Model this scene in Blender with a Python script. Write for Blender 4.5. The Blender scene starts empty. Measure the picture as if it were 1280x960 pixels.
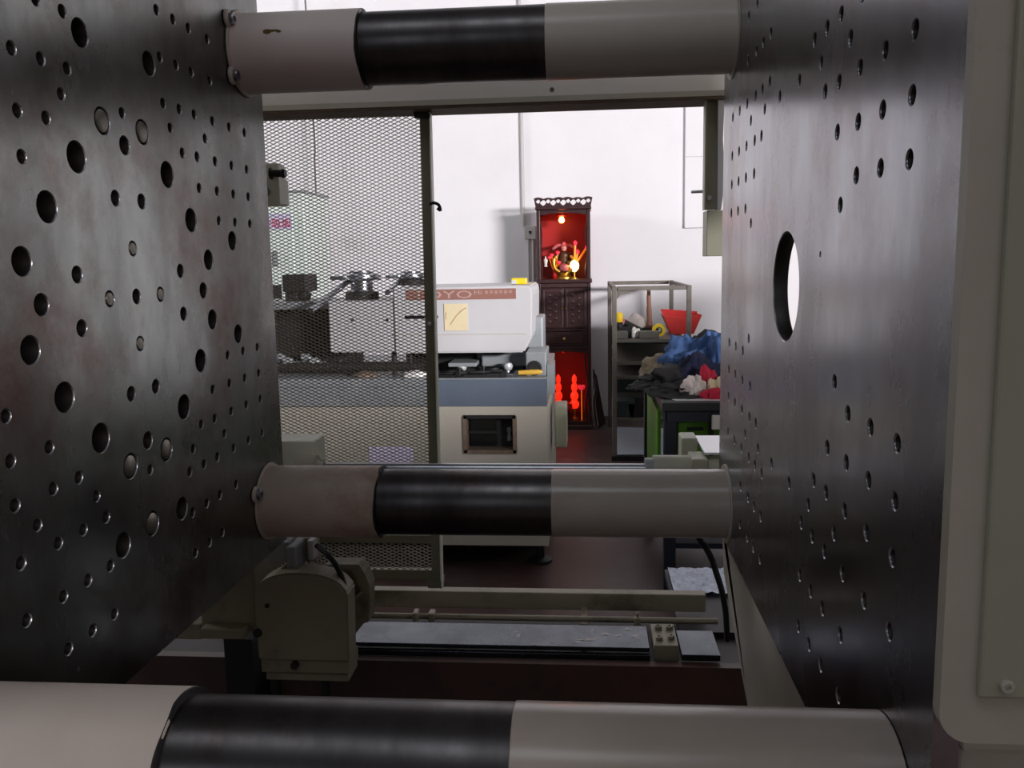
import bpy, bmesh, math, random
from mathutils import Vector, Matrix
from mathutils.geometry import delaunay_2d_cdt
random.seed(7)
sc = bpy.context.scene
C = sc.collection
PI = math.pi
# ------------------------------------------------------------------ camera
H = 1.25                                    # eye height above the workshop floor
YAW, PITCH, ROLL, FPX, CX, CY = .0832, .1337, -.0184, 1040.35, 648.29, 462.4
fw = Vector((-math.sin(YAW)*math.cos(PITCH), math.cos(YAW)*math.cos(PITCH), -math.sin(PITCH)))
rt0 = Vector((math.cos(YAW), math.sin(YAW), 0)); up0 = rt0.cross(fw)
rt = rt0*math.cos(ROLL) + up0*math.sin(ROLL); up = -rt0*math.sin(ROLL) + up0*math.cos(ROLL)
cd = bpy.data.cameras.new('camera'); cam = bpy.data.objects.new('camera', cd); C.objects.link(cam)
cd.sensor_fit = 'HORIZONTAL'; cd.sensor_width = 36; cd.lens = FPX*36/1280
cd.shift_x = (640-CX)/1280; cd.shift_y = (CY-480)/1280; cd.clip_start = .01
cam.matrix_world = Matrix((( rt.x, up.x, -fw.x, 0), (rt.y, up.y, -fw.y, 0), (rt.z, up.z, -fw.z, H), (0, 0, 0, 1)))
sc.camera = cam
def at(x, y, Y):
    "world point at depth Y that a line of sight from the camera station meets"
    d = rt*((x-CX)/FPX) - up*((y-CY)/FPX) + fw
    p = d*(Y/d.y); return Vector((p.x, p.y, p.z+H))
# ------------------------------------------------------------------ world, light, exposure
w = bpy.data.worlds.new('world'); sc.world = w; w.use_nodes = True
w.node_tree.nodes['Background'].inputs[0].default_value = (.78, .88, 1, 1)
w.node_tree.nodes['Background'].inputs[1].default_value = .04
def area(name, loc, target, sx, sy, power, col):
    l = bpy.data.lights.new(name, 'AREA'); l.shape = 'RECTANGLE'; l.size = sx; l.size_y = sy
    l.energy = power; l.color = col
    o = bpy.data.objects.new(name, l); C.objects.link(o); o.location = loc
    o.rotation_euler = (Vector(target)-Vector(loc)).to_track_quat('-Z', 'Y').to_euler(); return o
area('window_daylight', (5.8, -3.0, 2.45), (0, 5.9, 1.7), 2.4, .6, 1600, (1, .97, .98))      # big window in the right-hand wall
area('back_fill', (.2, 4.4, 4.6), (.2, 6.0, 0), 6.0, 1.4, 30, (.97, .98, 1))               # added fill lamp, stands in for bounce onto the back wall
area('door_daylight', (-2.2, -4.1, 2.6), (-.2, 1, 1.3), 2.4, 1.4, 16, (.80, .90, 1))        # open doorway behind the camera
area('front_skylight', (-.8, -.9, 4.6), (-.5, -.3, 0), 2.4, .9, 16, (.85, .93, 1))             # dim roof light over the press
area('left_fill', (-5.85, 3.9, 2.7), (0, 6.4, 1.7), 2.0, .7, 170, (.97, .98, 1))      # added fill lamp lifting the shrine's shadow; left wall has no window
sc.view_settings.view_transform = 'Standard'; sc.view_settings.look = 'None'
sc.view_settings.exposure = -.15; sc.view_settings.gamma = 1; sc.view_settings.use_curve_mapping = False

# ------------------------------------------------------------------ materials
MATS = {}
def lin(c): return tuple(((v/255)/12.92 if v/255 <= .04045 else ((v/255+.055)/1.055)**2.4) for v in c)
def mat(name, col, rough=.5, metal=0, col2=None, scale=8, amt=.5, stretch=(1, 1, 1), bump=0, spec=.5, emit=None, estr=0, col3=None, scale3=3, thr=(.5, .7), rough2=None, coat=0):
    if name in MATS: return MATS[name]
    m = bpy.data.materials.new(name); m.use_nodes = True; nt = m.node_tree; N = nt.nodes; L = nt.links
    b = N['Principled BSDF']; c = lin(col)+(1,)
    b.inputs['Base Color'].default_value = c; b.inputs['Roughness'].default_value = rough; b.inputs['Metallic'].default_value = metal
    b.inputs['Specular IOR Level'].default_value = spec; b.inputs['Coat Weight'].default_value = coat
    if emit: b.inputs['Emission Color'].default_value = lin(emit)+(1,); b.inputs['Emission Strength'].default_value = estr
    if col2 or bump or col3:
        tc = N.new('ShaderNodeTexCoord'); mp = N.new('ShaderNodeMapping'); mp.inputs['Scale'].default_value = stretch
        L.new(tc.outputs['Object'], mp.inputs[0])
        nz = N.new('ShaderNodeTexNoise'); nz.inputs['Scale'].default_value = scale; nz.inputs['Detail'].default_value = 8; nz.inputs['Roughness'].default_value = .65
        L.new(mp.outputs[0], nz.inputs['Vector'])
        out = None
        if col2:
            rp = N.new('ShaderNodeValToRGB'); rp.color_ramp.elements[0].position = .5-amt/2; rp.color_ramp.elements[1].position = .5+amt/2
            rp.color_ramp.elements[0].color = c; rp.color_ramp.elements[1].color = lin(col2)+(1,)
            L.new(nz.outputs[0], rp.inputs[0]); out = rp.outputs[0]
        if col3:
            n3 = N.new('ShaderNodeTexNoise'); n3.inputs['Scale'].default_value = scale3; n3.inputs['Detail'].default_value = 10; n3.inputs['Roughness'].default_value = .7
            L.new(tc.outputs['Object'], n3.inputs['Vector'])
            r3 = N.new('ShaderNodeValToRGB'); r3.color_ramp.elements[0].position = thr[0]; r3.color_ramp.elements[1].position = thr[1]
            L.new(n3.outputs[0], r3.inputs[0])
            mx = N.new('ShaderNodeMix'); mx.data_type = 'RGBA'
            L.new(r3.outputs[0], mx.inputs[0]); mx.inputs[7].default_value = lin(col3)+(1,)
            if out: L.new(out, mx.inputs[6])
            else: mx.inputs[6].default_value = c
            out = mx.outputs[2]
        if out: L.new(out, b.inputs['Base Color'])
        if rough2 is not None:
            mr = N.new('ShaderNodeMapRange'); mr.inputs[1].default_value = .3; mr.inputs[2].default_value = .7; mr.inputs[3].default_value = rough; mr.inputs[4].default_value = rough2
            L.new(nz.outputs[0], mr.inputs[0]); L.new(mr.outputs[0], b.inputs['Roughness'])
        if bump:
            bp = N.new('ShaderNodeBump'); bp.inputs['Strength'].default_value = bump; bp.inputs['Distance'].default_value = .003
            L.new(nz.outputs[0], bp.inputs['Height']); L.new(bp.outputs[0], b.inputs['Normal'])
    MATS[name] = m; return m
M = dict(
 wall=mat('white_wall', (236, 233, 236), .85, 0, (226, 222, 226), 1.5, .5, bump=.15, col3=(205, 200, 202), scale3=.9, thr=(.62, .85)),
 grimyshade=mat('oily_shaded_cream_paint', (146, 138, 118), .5, 0, (124, 116, 98), 7, .5, col3=(64, 52, 42), scale3=10, thr=(.5, .75)),  # oily cream paint, base also darkened to stand in for shade
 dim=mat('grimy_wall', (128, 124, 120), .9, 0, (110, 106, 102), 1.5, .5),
 floor=mat('painted_floor', (76, 54, 52), .5, 0, (58, 47, 45), 2.5, .5, col3=(88, 80, 77), scale3=1.3, thr=(.5, .68), rough2=.36, spec=.3),
 ceiling=mat('ceiling_sheet', (92, 92, 94), .8),
 plate2=mat('bright_platen_steel', (160, 161, 169), .16, 1.0, (118, 116, 122), 7, .5, (1, 1, .4), col3=(112, 92, 88), scale3=5, thr=(.50, .75), rough2=.34),
 plate=mat('platen_steel', (146, 150, 147), .18, 1.0, (92, 94, 92), 7, .45, (1, 1, .4), col3=(86, 68, 62), scale3=4, thr=(.46, .66), rough2=.38),
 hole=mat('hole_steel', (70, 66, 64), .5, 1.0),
 plug=mat('plug_steel', (150, 146, 136), .45, 1.0, (100, 96, 88), 60, .6),
 cream=mat('cream_paint', (196, 189, 176), .42, 0, (180, 172, 158), 7, .5, col3=(120, 98, 82), scale3=9, thr=(.66, .86)),
 green=mat('greenish_cream_paint', (176, 174, 154), .45, 0, (160, 158, 140), 7, .5, col3=(110, 96, 78), scale3=11, thr=(.68, .86)),
 sleeve=mat('sleeve_paint', (196, 186, 178), .5, 0, (178, 164, 154), 9, .55, col3=(128, 102, 84), scale3=14, thr=(.62, .84)),
 barpaint=mat('bar_paint', (184, 172, 162), .22, 0, (166, 152, 142), 7, .5, col3=(150, 130, 116), scale3=5, thr=(.6, .85)),
 barlit=mat('lit_bar_paint', (212, 202, 190), .3, 0, (204, 194, 182), 7, .5),  # bar paint lightened for the top bar, light put into the colour
 sleevelit=mat('lit_sleeve_paint', (232, 220, 216), .5, 0, (222, 208, 204), 9, .5, col3=(180, 164, 150), scale3=20, thr=(.66, .85)),  # lighter copy of the sleeve paint, standing in for missing light
 sleevedirty=mat('stained_sleeve_paint', (190, 178, 168), .45, 0, (168, 148, 134), 9, .5, col3=(140, 106, 84), scale3=8, thr=(.52, .74)),
 beam=mat('lightened_beam_paint', (238, 232, 226), .5, 0, (228, 220, 212), 9, .5, col3=(170, 150, 134), scale3=14, thr=(.66, .84)),  # beam colour whitened in place of light falling on it
 bar=mat('oiled_steel', (108, 104, 104), .26, 1.0, (56, 52, 54), 10, .5, (1.2, .5, .5), rough2=.42, col3=(70, 50, 42), scale3=12, thr=(.55, .75)),
 bright=mat('bright_steel', (190, 192, 198), .28, 1.0, (150, 152, 160), 12, .5),
 slide=mat('wet_slide_steel', (86, 90, 98), .2, 1.0, (62, 66, 74), 14, .5, rough2=.35, bump=.1),
 wet=mat('wet_sheet_metal', (176, 186, 200), .16, 1.0, (110, 118, 130), 60, .5),
 pale=mat('pale_floor_sheen', (196, 208, 220), .18),  # pale colour of the painted floor reflection
 oil=mat('oil_film', (30, 26, 24), .05, 0, spec=.8),
 tray=mat('oil_tray', (84, 62, 56), .5, 0, (62, 48, 44), 6, .5, col3=(100, 66, 58), scale3=4, thr=(.5, .7)),
 black=mat('black_plastic', (22, 22, 24), .4),
 rubber=mat('black_rubber', (18, 18, 18), .7),
 mesh=mat('mesh_paint', (150, 142, 124), .5),
 stile=mat('gate_paint', (138, 134, 112), .5, 0, (122, 118, 98), 9, .5),
 cast=mat('dark_casting', (40, 38, 38), .55, .3),
 machine=mat('machine_white', (196, 194, 197), .4, 0, (188, 186, 188), 4, .5, col3=(170, 160, 150), scale3=5, thr=(.68, .9)),
 lower=mat('machine_beige', (188, 182, 170), .45, 0, (176, 170, 158), 5, .5, col3=(130, 118, 104), scale3=6, thr=(.66, .88)),
 slate=mat('slate_paint', (98, 108, 124), .45, 0, (88, 97, 112), 5, .5),
 deckgrey=mat('deck_grey', (150, 154, 158), .4, 0, (128, 132, 136), 8, .5),
 stripe=mat('brown_stripe', (150, 104, 92), .5, 0, (140, 98, 90), 20, .5),
 stripeworn=mat('worn_lettering', (166, 130, 120), .5),
 stripetext=mat('stripe_lettering', (178, 152, 144), .5),
 paper=mat('cream_paper', (222, 208, 172), .7, 0, (212, 194, 158), 30, .5),
 paperline=mat('paper_print', (170, 140, 96), .7),
 yellow=mat('yellow_plastic', (236, 200, 30), .4),
 yellow2=mat('yellow_handle', (222, 176, 70), .4),
 wood=mat('dark_rosewood', (62, 32, 34), .35, 0, (44, 22, 26), 12, .5, (4, 4, .6), coat=.2),
 woodred=mat('red_lacquer', (170, 22, 18), .4),
 carve=mat('carved_rosewood', (72, 38, 38), .4, 0, (48, 26, 28), 40, .5),
 glowred=mat('red_candle_glow', (255, 40, 20), .4, emit=(255, 44, 20), estr=1.3),
 glowbulb=mat('bulb_glow', (255, 120, 60), .4, emit=(255, 120, 60), estr=26),
 glowlotus=mat('lotus_glow', (255, 230, 150), .4, emit=(255, 214, 120), estr=7),
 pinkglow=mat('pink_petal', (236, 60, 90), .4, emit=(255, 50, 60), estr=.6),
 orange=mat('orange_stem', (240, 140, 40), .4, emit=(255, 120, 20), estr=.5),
 robe=mat('statue_robe', (196, 120, 130), .45, 0, (150, 40, 50), 40, .3),
 robedark=mat('statue_dark_robe', (40, 26, 26), .45, 0, (90, 60, 30), 60, .3),
 skin=mat('statue_face', (214, 150, 140), .5),
 gold=mat('gold_trim', (206, 160, 70), .35, .8),
 porcelain=mat('white_porcelain', (236, 232, 226), .2),
 rackgrey=mat('rack_grey', (118, 112, 106), .5, .2, (96, 88, 82), 14, .5, col3=(84, 60, 48), scale3=20, thr=(.55, .75)),
 shelf=mat('shelf_sheet', (96, 92, 86), .5, .2),
 darkteal=mat('dark_bin', (40, 50, 52), .6),
 redbin=mat('red_plastic', (226, 50, 44), .4, 0, (206, 40, 38), 8, .5),
 handle=mat('wood_handle', (150, 104, 84), .6, 0, (122, 84, 68), 20, .5, (6, 6, .7)),
 bench=mat('bench_top_black', (34, 34, 36), .45),
 benchblue=mat('bench_frame_navy', (34, 40, 54), .45),
 benchgreen=mat('green_drawer', (86, 152, 24), .45),
 denim=mat('blue_denim', (90, 124, 176), .9, 0, (58, 86, 140), 14, .6, bump=.5),
 navy=mat('navy_cloth', (34, 40, 70), .9, 0, (22, 26, 48), 14, .6, bump=.4),
 blackcloth=mat('black_cloth', (26, 25, 27), .9, 0, (40, 37, 36), 16, .6, bump=.4),
 whitecloth=mat('white_rag', (206, 196, 192), .9, 0, (180, 166, 160), 24, .5, bump=.4),
 redcloth=mat('crimson_cloth', (188, 32, 62), .9, bump=.3, col2=(160, 24, 50), scale=12),
 beigecloth=mat('beige_cloth', (206, 190, 160), .9, bump=.3, col2=(186, 166, 136), scale=12),
 khaki=mat('khaki_lining', (150, 136, 110), .9, bump=.3, col2=(110, 98, 80), scale=20),
 pvc=mat('grey_conduit', (196, 192, 190), .5),
 signpink=mat('sign_red', (206, 40, 92), .5),
 signbase=mat('sign_board', (206, 200, 226), .5),
 lilac=mat('lilac_label', (214, 204, 236), .5),
 cabinet=mat('pale_green_enamel', (222, 232, 226), .35),
 boxgreen=mat('pale_green_box', (232, 236, 220), .4),
 brass=mat('brass', (188, 150, 84), .35, .9),
 cord=mat('grey_cord', (110, 100, 98), .6),
 rust=mat('rust_stain', (112, 84, 30), .7, 0, (80, 56, 24), 60, .5),
 stain=mat('brown_stain', (92, 74, 62), .6, 0, (130, 112, 98), 30, .5),
 lightsteel=mat('bright_sheet', (226, 228, 232), .3, .4),
 glass=mat('dark_glass', (14, 16, 18), .08),
)
# ------------------------------------------------------------------ geometry helpers
def Bm(): return bmesh.new()
def obj(name, bm, m, parent=None, smooth=False, loc=None):
    if isinstance(bm, bmesh.types.BMesh):
        me = bpy.data.meshes.new(name); bmesh.ops.recalc_face_normals(bm, faces=bm.faces) if not getattr(obj, 'raw', False) else None
        bm.to_mesh(me); bm.free()
    else: me = bm
    if m is not None and len(me.materials) == 0: me.materials.append(M[m] if isinstance(m, str) else m)
    if smooth:
        for p in me.polygons: p.use_smooth = True
        try: me.set_sharp_from_angle(angle=math.radians(38))
        except Exception: pass
    o = bpy.data.objects.new(name, me); C.objects.link(o)
    if loc is not None: o.location = loc
    if parent is not None:
        o.parent = parent
        bpy_parent_fix(o, parent)
    return o
WORLD = {}
def bpy_parent_fix(o, parent):
    # the tree is built in world coordinates: cancel the parent's translation
    t = WORLD.get(parent.name, Vector((0, 0, 0)))
    o.matrix_parent_inverse = Matrix.Translation(-t)
    WORLD[o.name] = Vector(o.location)
def thing(name, label, cat, loc=(0, 0, 0), group=None):
    o = bpy.data.objects.new(name, None); C.objects.link(o); o.location = loc; o.empty_display_size = .05
    WORLD[o.name] = Vector(loc); return tag(o, label, cat, group)
def tag(o, label, cat, group=None):
    o['label'] = label; o['category'] = cat
    if group: o['group'] = group
    return o
def struct(name, bm, m, parent=None):
    o = obj(name, bm, m, parent)
    if parent is None: o['kind'] = 'structure'
    return o
def box(bm, x0, x1, y0, y1, z0, z1, bev=0, seg=2):
    r = bmesh.ops.create_cube(bm, size=1)
    for v in r['verts']:
        v.co = Vector(((x0+x1)/2+v.co.x*(x1-x0), (y0+y1)/2+v.co.y*(y1-y0), (z0+z1)/2+v.co.z*(z1-z0)))
    if bev:
        es = list({e for v in r['verts'] for e in v.link_edges})
        bmesh.ops.bevel(bm, geom=es, offset=bev, segments=seg, affect='EDGES', profile=.5)
    return bm
def bx(*a, **k): return box(Bm(), *a, **k)
def cyl(bm, p0, p1, r0, r1=None, n=24, caps=True):
    p0 = Vector(p0); p1 = Vector(p1); r1 = r0 if r1 is None else r1
    d = (p1-p0).normalized(); a = d.orthogonal().normalized(); b = d.cross(a)
    A = [bm.verts.new(p0+(a*math.cos(2*PI*i/n)+b*math.sin(2*PI*i/n))*r0) for i in range(n)]
    B = [bm.verts.new(p1+(a*math.cos(2*PI*i/n)+b*math.sin(2*PI*i/n))*r1) for i in range(n)]
    for i in range(n): bm.faces.new((A[i], A[(i+1) % n], B[(i+1) % n], B[i]))
    if caps: bm.faces.new(A[::-1]); bm.faces.new(B)
    return bm
def lathe(bm, prof, origin, axis=(0, 0, 1), n=24, caps=True):
    "prof: list of (r, h) along axis"
    o = Vector(origin); d = Vector(axis).normalized(); a = d.orthogonal().normalized(); b = d.cross(a); rings = []
    for r, h in prof:
        r = max(r, 1e-5)
        rings.append([bm.verts.new(o+d*h+(a*math.cos(2*PI*i/n)+b*math.sin(2*PI*i/n))*r) for i in range(n)])
    for A, B in zip(rings, rings[1:]):
        for i in range(n): bm.faces.new((A[i], A[(i+1) % n], B[(i+1) % n], B[i]))
    if caps: bm.faces.new(rings[0][::-1]); bm.faces.new(rings[-1])
    return bm
def tube(bm, pts, r, n=8):
    pts = [Vector(p) for p in pts]; rings = []
    rs = r if isinstance(r, (list, tuple)) else [r]*len(pts)
    pa = None
    for i, p in enumerate(pts):
        d = (pts[min(i+1, len(pts)-1)]-pts[max(i-1, 0)]).normalized()
        a = d.orthogonal().normalized() if pa is None else (pa-d*pa.dot(d)).normalized()
        pa = a; b = d.cross(a)
        rings.append([bm.verts.new(p+(a*math.cos(2*PI*k/n)+b*math.sin(2*PI*k/n))*rs[i]) for k in range(n)])
    for A, B in zip(rings, rings[1:]):
        for i in range(n): bm.faces.new((A[i], A[(i+1) % n], B[(i+1) % n], B[i]))
    bm.faces.new(rings[0][::-1]); bm.faces.new(rings[-1]); return bm
def smooth_path(pts, k=6):
    P = [Vector(p) for p in pts]; out = []
    for i in range(len(P)-1):
        p0, p1, p2, p3 = P[max(i-1, 0)], P[i], P[i+1], P[min(i+2, len(P)-1)]
        for j in range(k):
            t = j/k
            out.append(.5*((2*p1)+(p2-p0)*t+(2*p0-5*p1+4*p2-p3)*t*t+(3*p1-p0-3*p2+p3)*t**3))
    return out+[P[-1]]
def prism(bm, poly, axis, a0, a1, bev=0):
    "poly in the two axes other than axis (cyclic order x,y,z minus axis), extruded from a0 to a1"
    def V(p, a):
        return {'X': (a, p[0], p[1]), 'Y': (p[0], a, p[1]), 'Z': (p[0], p[1], a)}[axis]
    A = [bm.verts.new(V(p, a0)) for p in poly]; B = [bm.verts.new(V(p, a1)) for p in poly]; n = len(poly)
    fs = [bm.faces.new(A[::-1]), bm.faces.new(B)]
    for i in range(n): fs.append(bm.faces.new((A[i], A[(i+1) % n], B[(i+1) % n], B[i])))
    bmesh.ops.recalc_face_normals(bm, faces=fs)
    if bev:
        es = list({e for f in fs for e in f.edges})
        bmesh.ops.bevel(bm, geom=es, offset=bev, segments=2, affect='EDGES')
    return bm
def hexbolt(bm, p, d, r, h, socket=True):
    p = Vector(p); d = Vector(d).normalized()
    lathe(bm, [(r*.92, 0), (r, h*.1), (r, h*.85), (r*.85, h)] + ([(r*.5, h), (r*.45, h*.45)] if socket else []), p, d, 12)
    return bm
def holed_plate(bm, outer, holes, X, sign, depth, n=18, chamfer=.0008, backX=None):
    """a slab whose face lies in the plane x=X and looks towards sign; outer is a list of (y,z),
    holes a list of (y,z,r,depth or None for a hole right through)"""
    pts = [Vector(p) for p in outer]; edges = [(i, (i+1) % len(outer)) for i in range(len(outer))]
    loops = []
    for (y, z, r, dp) in holes:
        k = n if r < .03 else 64; s = len(pts); rr = r+chamfer
        for i in range(k): pts.append(Vector((y+rr*math.cos(2*PI*i/k), z+rr*math.sin(2*PI*i/k))))
        edges += [(s+i, s+(i+1) % k) for i in range(k)]; loops.append((s, k))
    # a loose lattice keeps the triangles compact
    ys = [p[0] for p in outer]; zs = [p[1] for p in outer]
    vo, eo, fo, ov, oe, of = delaunay_2d_cdt(pts, edges, [], 0, 1e-6, True)
    vs = [bm.verts.new((X, v.x, v.y)) for v in vo]
    back = X-sign*depth
    hs = [(y, z, r+chamfer) for y, z, r, d in holes]
    for f in fo:
        c = sum((vo[i] for i in f), Vector((0, 0)))/len(f)
        if any((c.x-y)**2+(c.y-z)**2 < (r*.999)**2 for y, z, r in hs): continue
        fc = bm.faces.new([vs[i] for i in f]); fc.normal_update()
        if fc.normal.x*sign < 0: fc.normal_flip()
    def ring(y, z, r, x, k): return [bm.verts.new((x, y+r*math.cos(2*PI*i/k), z+r*math.sin(2*PI*i/k))) for i in range(k)]
    def bridge(A, B, mi=0):
        k = len(A)
        for i in range(k):
            f = bm.faces.new((A[i], A[(i+1) % k], B[(i+1) % k], B[i]) if sign < 0 else (A[i], B[i], B[(i+1) % k], A[(i+1) % k])); f.material_index = mi; f.smooth = True
    for (y, z, r, dp) in holes:
        k = n if r < .03 else 64
        A = ring(y, z, r+chamfer, X, k); B = ring(y, z, r, X-sign*chamfer, k)
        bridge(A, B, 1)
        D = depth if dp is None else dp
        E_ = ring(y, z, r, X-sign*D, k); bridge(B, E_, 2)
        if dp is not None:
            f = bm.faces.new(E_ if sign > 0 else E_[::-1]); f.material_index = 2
    # rim of the slab
    m = len(outer); F = [bm.verts.new((X, *p)) for p in outer]; G = [bm.verts.new((back, *p)) for p in outer]
    for i in range(m):
        bm.faces.new((F[i], F[(i+1) % m], G[(i+1) % m], G[i]))
    return bm
def rawobj(name, bm, mats, parent):
    me = bpy.data.meshes.new(name); bm.to_mesh(me); bm.free()
    for k in mats: me.materials.append(M[k])
    return obj(name, me, None, parent)
def text_mesh(body, size, extrude=.0006):
    cu = bpy.data.curves.new('lettering', 'FONT'); cu.body = body; cu.size = size; cu.extrude = extrude; cu.align_x = 'LEFT'; cu.resolution_u = 2
    o = bpy.data.objects.new('lettering', cu); C.objects.link(o)
    dg = bpy.context.evaluated_depsgraph_get(); dg.update()
    me = bpy.data.meshes.new_from_object(o.evaluated_get(dg)); bpy.data.objects.remove(o); bpy.data.curves.remove(cu)
    return me
def text_obj(body, size, loc, m, parent, width=None, name='lettering'):
    "text standing upright, facing -Y"
    me = text_mesh(body, size)
    xs = [v.co.x for v in me.vertices]; sx = 1 if width is None else width/(max(xs)-min(xs)); x0 = min(xs)
    for v in me.vertices:
        x, y, z = v.co; v.co = Vector(((x-x0)*sx, -z, y))
    me.materials.clear(); me.materials.append(M[m])
    return obj(name, me, None, parent, loc=loc)

# ------------------------------------------------------------------ the room
XA, XB, YA, YB, ZC = -6.0, 6.0, -4.2, 6.5, 4.8
struct('floor', bx(XA-.2, XB+.2, YA-.2, YB+.2, -.1, 0), 'floor')
struct('ceiling', bx(XA-.2, XB+.2, YA-.2, YB+.2, ZC, ZC+.15), 'ceiling')
struct('wall_back', bx(XA-.2, XB+.2, YB, YB+.2, 0, ZC), 'wall')
struct('wall_left', bx(XA-.2, XA, YA, YB, 0, ZC), 'dim')
struct('shade_blocker_back', bx(2.2, 2.32, 1.7, 3.8, 0, 1.42), 'dim')  # unseen blocker, added to shade the lower back wall
struct('shade_blocker_mid', bx(2.2, 2.32, -.5, 1.7, 0, 1.44), 'dim')  # unseen blocker, added to shade the base of the second machine
struct('shade_blocker_tall', bx(2.15, 2.4, -1.4, -.5, 0, 2.15), 'dim')  # unseen tall blocker, added to keep window light off the press interior
bm = Bm(); wy0, wy1, wz0, wz1 = -4.2, -1.8, 2.1, 2.8
box(bm, XB, XB+.2, YA, wy0, 0, ZC); box(bm, XB, XB+.2, wy1, YB, 0, ZC); box(bm, XB, XB+.2, wy0, wy1, 0, wz0); box(bm, XB, XB+.2, wy0, wy1, wz1, ZC)
struct('wall_right', bm, 'dim')
wn = struct('window_1', bx(XB+.02, XB+.08, wy0, wy0+.06, wz0, wz1), 'pvc')
for a in (wy0+.9, wy0+1.8, wy1-.06): obj('window_frame', bx(XB+.02, XB+.08, a, a+.06, wz0, wz1), 'pvc', wn)
for a in (wz0, wz1-.06): obj('window_frame', bx(XB+.02, XB+.08, wy0+.06, wy1-.06, a, a+.06), 'pvc', wn)
bm = Bm(); box(bm, XA, -3.6, YA-.2, YA, 0, ZC); box(bm, -.8, XB, YA-.2, YA, 0, ZC); box(bm, -3.6, -.8, YA-.2, YA, 3.4, ZC)
struct('wall_front', bm, 'dim')

# ------------------------------------------------------------------ the moulding press we look through
XL, XR, YC, ZCN = -.3785, .1556, .6757, 1.2237
BR, BYF, BYN, BZT, BZB = .0385, .9336, .4196, 1.479, .969
grid = []
for a, bs in ((70, (170, 210, 250)), (100, (130, 170, 210, 250)), (130, (100, 130, 170, 210, 250)), (170, (70, 100, 130, 170, 210, 250)), (210, (70, 100, 130, 170)), (250, (70, 100, 130, 170))):
    for b_ in bs:
        for s in (-1, 1):
            for t in (-1, 1): grid.append((s*a/1000, t*b_/1000))
def sym(a, b_, r, dp): return [(YC+s*a, ZCN+t*b_, r, dp) for s in ((-1, 1) if a else (1,)) for t in ((-1, 1) if b_ else (1,))]
edgeY0, edgeY1 = .366, .984
# --- moving platen (left)
mp = thing('moving_platen', 'large dark steel platen full of holes on the left', 'platen', (-.5, YC, .915))
g = [h for h in grid if not (h[1] < -.24 and abs(h[0]) > .16)]
holes = [(YC+y, ZCN+z, .0045, .03) for y, z in g]
for a, b_, r, dp in ((.08, .15, .0042, .03), (0, .15, .0042, .03), (.15, .15, .0043, .03), (.14, .03, .0098, .05), (.124, 0, .0076, .05), (0, .124, .0074, .05), (.108, .068, .0110, .05), (.068, .107, .0115, .05), (.08, .02, .0061, .05), (.02, .08, .0061, .05), (.05, .2, .0104, .05), (.2, .05, .0100, .05), (0, 0, .006, .05)):
    holes += sym(a, b_, r, dp)
plugs = sym(.03, .139, .0104, .0012) + sym(0, .04, .006, .0012) + sym(.04, 0, .0062, .0012) + [(YC-.003, ZCN-.197, .0105, .0012)]
holes += [(y, z, r, .004) for y, z, r, d in plugs]
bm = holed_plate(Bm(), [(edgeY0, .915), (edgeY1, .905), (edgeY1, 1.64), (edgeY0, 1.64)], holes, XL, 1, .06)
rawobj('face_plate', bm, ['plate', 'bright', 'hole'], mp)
obj('casting', bx(-.66, XL-.06, edgeY0-.005, edgeY1+.004, .9, 1.66, bev=.012), 'cream', mp)
for i, (y, z, r, d) in enumerate(plugs):
    q = r*.86
    lathe_bm = lathe(Bm(), [(q, 0), (q, .0036), (q*.9, .0042), (q*.2, .0045)], (XL-.004, y, z), (1, 0, 0), 20)
    obj('plug', lathe_bm, 'plug', mp, smooth=True)
# --- fixed platen (right)
fp = thing('fixed_platen', 'dark steel platen with large centre hole and cream side on the right', 'platen', (.3, YC, .7))
holes = [(YC+y, ZCN+z, .0045, .011) for y, z in grid]
for a, b_, r in ((.15, .151, .0044), (.141, .055, .0043), (.088, .151, .0042), (.031, .151, .0044)): holes += sym(a, b_, r, .011)
holes.append((YC-.003, ZCN, .0425, None)); holes.append((YC-.1, ZCN+.025, .0015, .01))
zb = .924
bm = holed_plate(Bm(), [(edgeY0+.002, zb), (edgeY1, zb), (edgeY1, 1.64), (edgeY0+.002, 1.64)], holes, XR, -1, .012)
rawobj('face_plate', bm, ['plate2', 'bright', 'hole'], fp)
# cream casting: ribs and blocks that leave the centre open towards the far side
SX = XR+.0125
cb = bx(SX, .46, edgeY0, .56, 1.022, 1.66, bev=.004); obj('casting', cb, 'cream', fp)
obj('casting', bx(SX, .46, .56, edgeY1, 1.345, 1.66, bev=.004), 'cream', fp)
obj('casting', bx(SX, .46, .56, edgeY1, zb+.01, 1.10, bev=.004), 'cream', fp)
zr = at(1185, 930, .36).z
bm = Bm(); pr = [(XR-.0003, 1.66)] ; R0 = .014
for i in range(7):
    a = PI+PI/2*i/6; pr.append((XR-.0003+R0+R0*math.cos(a), zr+R0+R0*math.sin(a)))
pr += [(.46, zr), (.46, 1.66)]
prism(bm, pr, 'Y', edgeY0-.005, edgeY0+.0025); obj('side_plate', bm, 'cream', fp)
x0 = at(1252, 480, .354).x; z0 = at(1245, 880, .354).z
obj('side_panel', bx(x0, .46, edgeY0-.0085, edgeY0-.0045, z0, 1.66, bev=.0015), 'green', fp)
p = at(1268, 868, .35); bm = hexbolt(Bm(), (p.x, edgeY0-.0085, p.z), (0, -1, 0), .003, .0025); obj('bolt', bm, 'cream', fp, smooth=True)
obj('lower_casting', bx(XR+.012, .46, edgeY0+.012, .60, .70, zr-.001, bev=.006), 'cream', fp)
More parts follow.
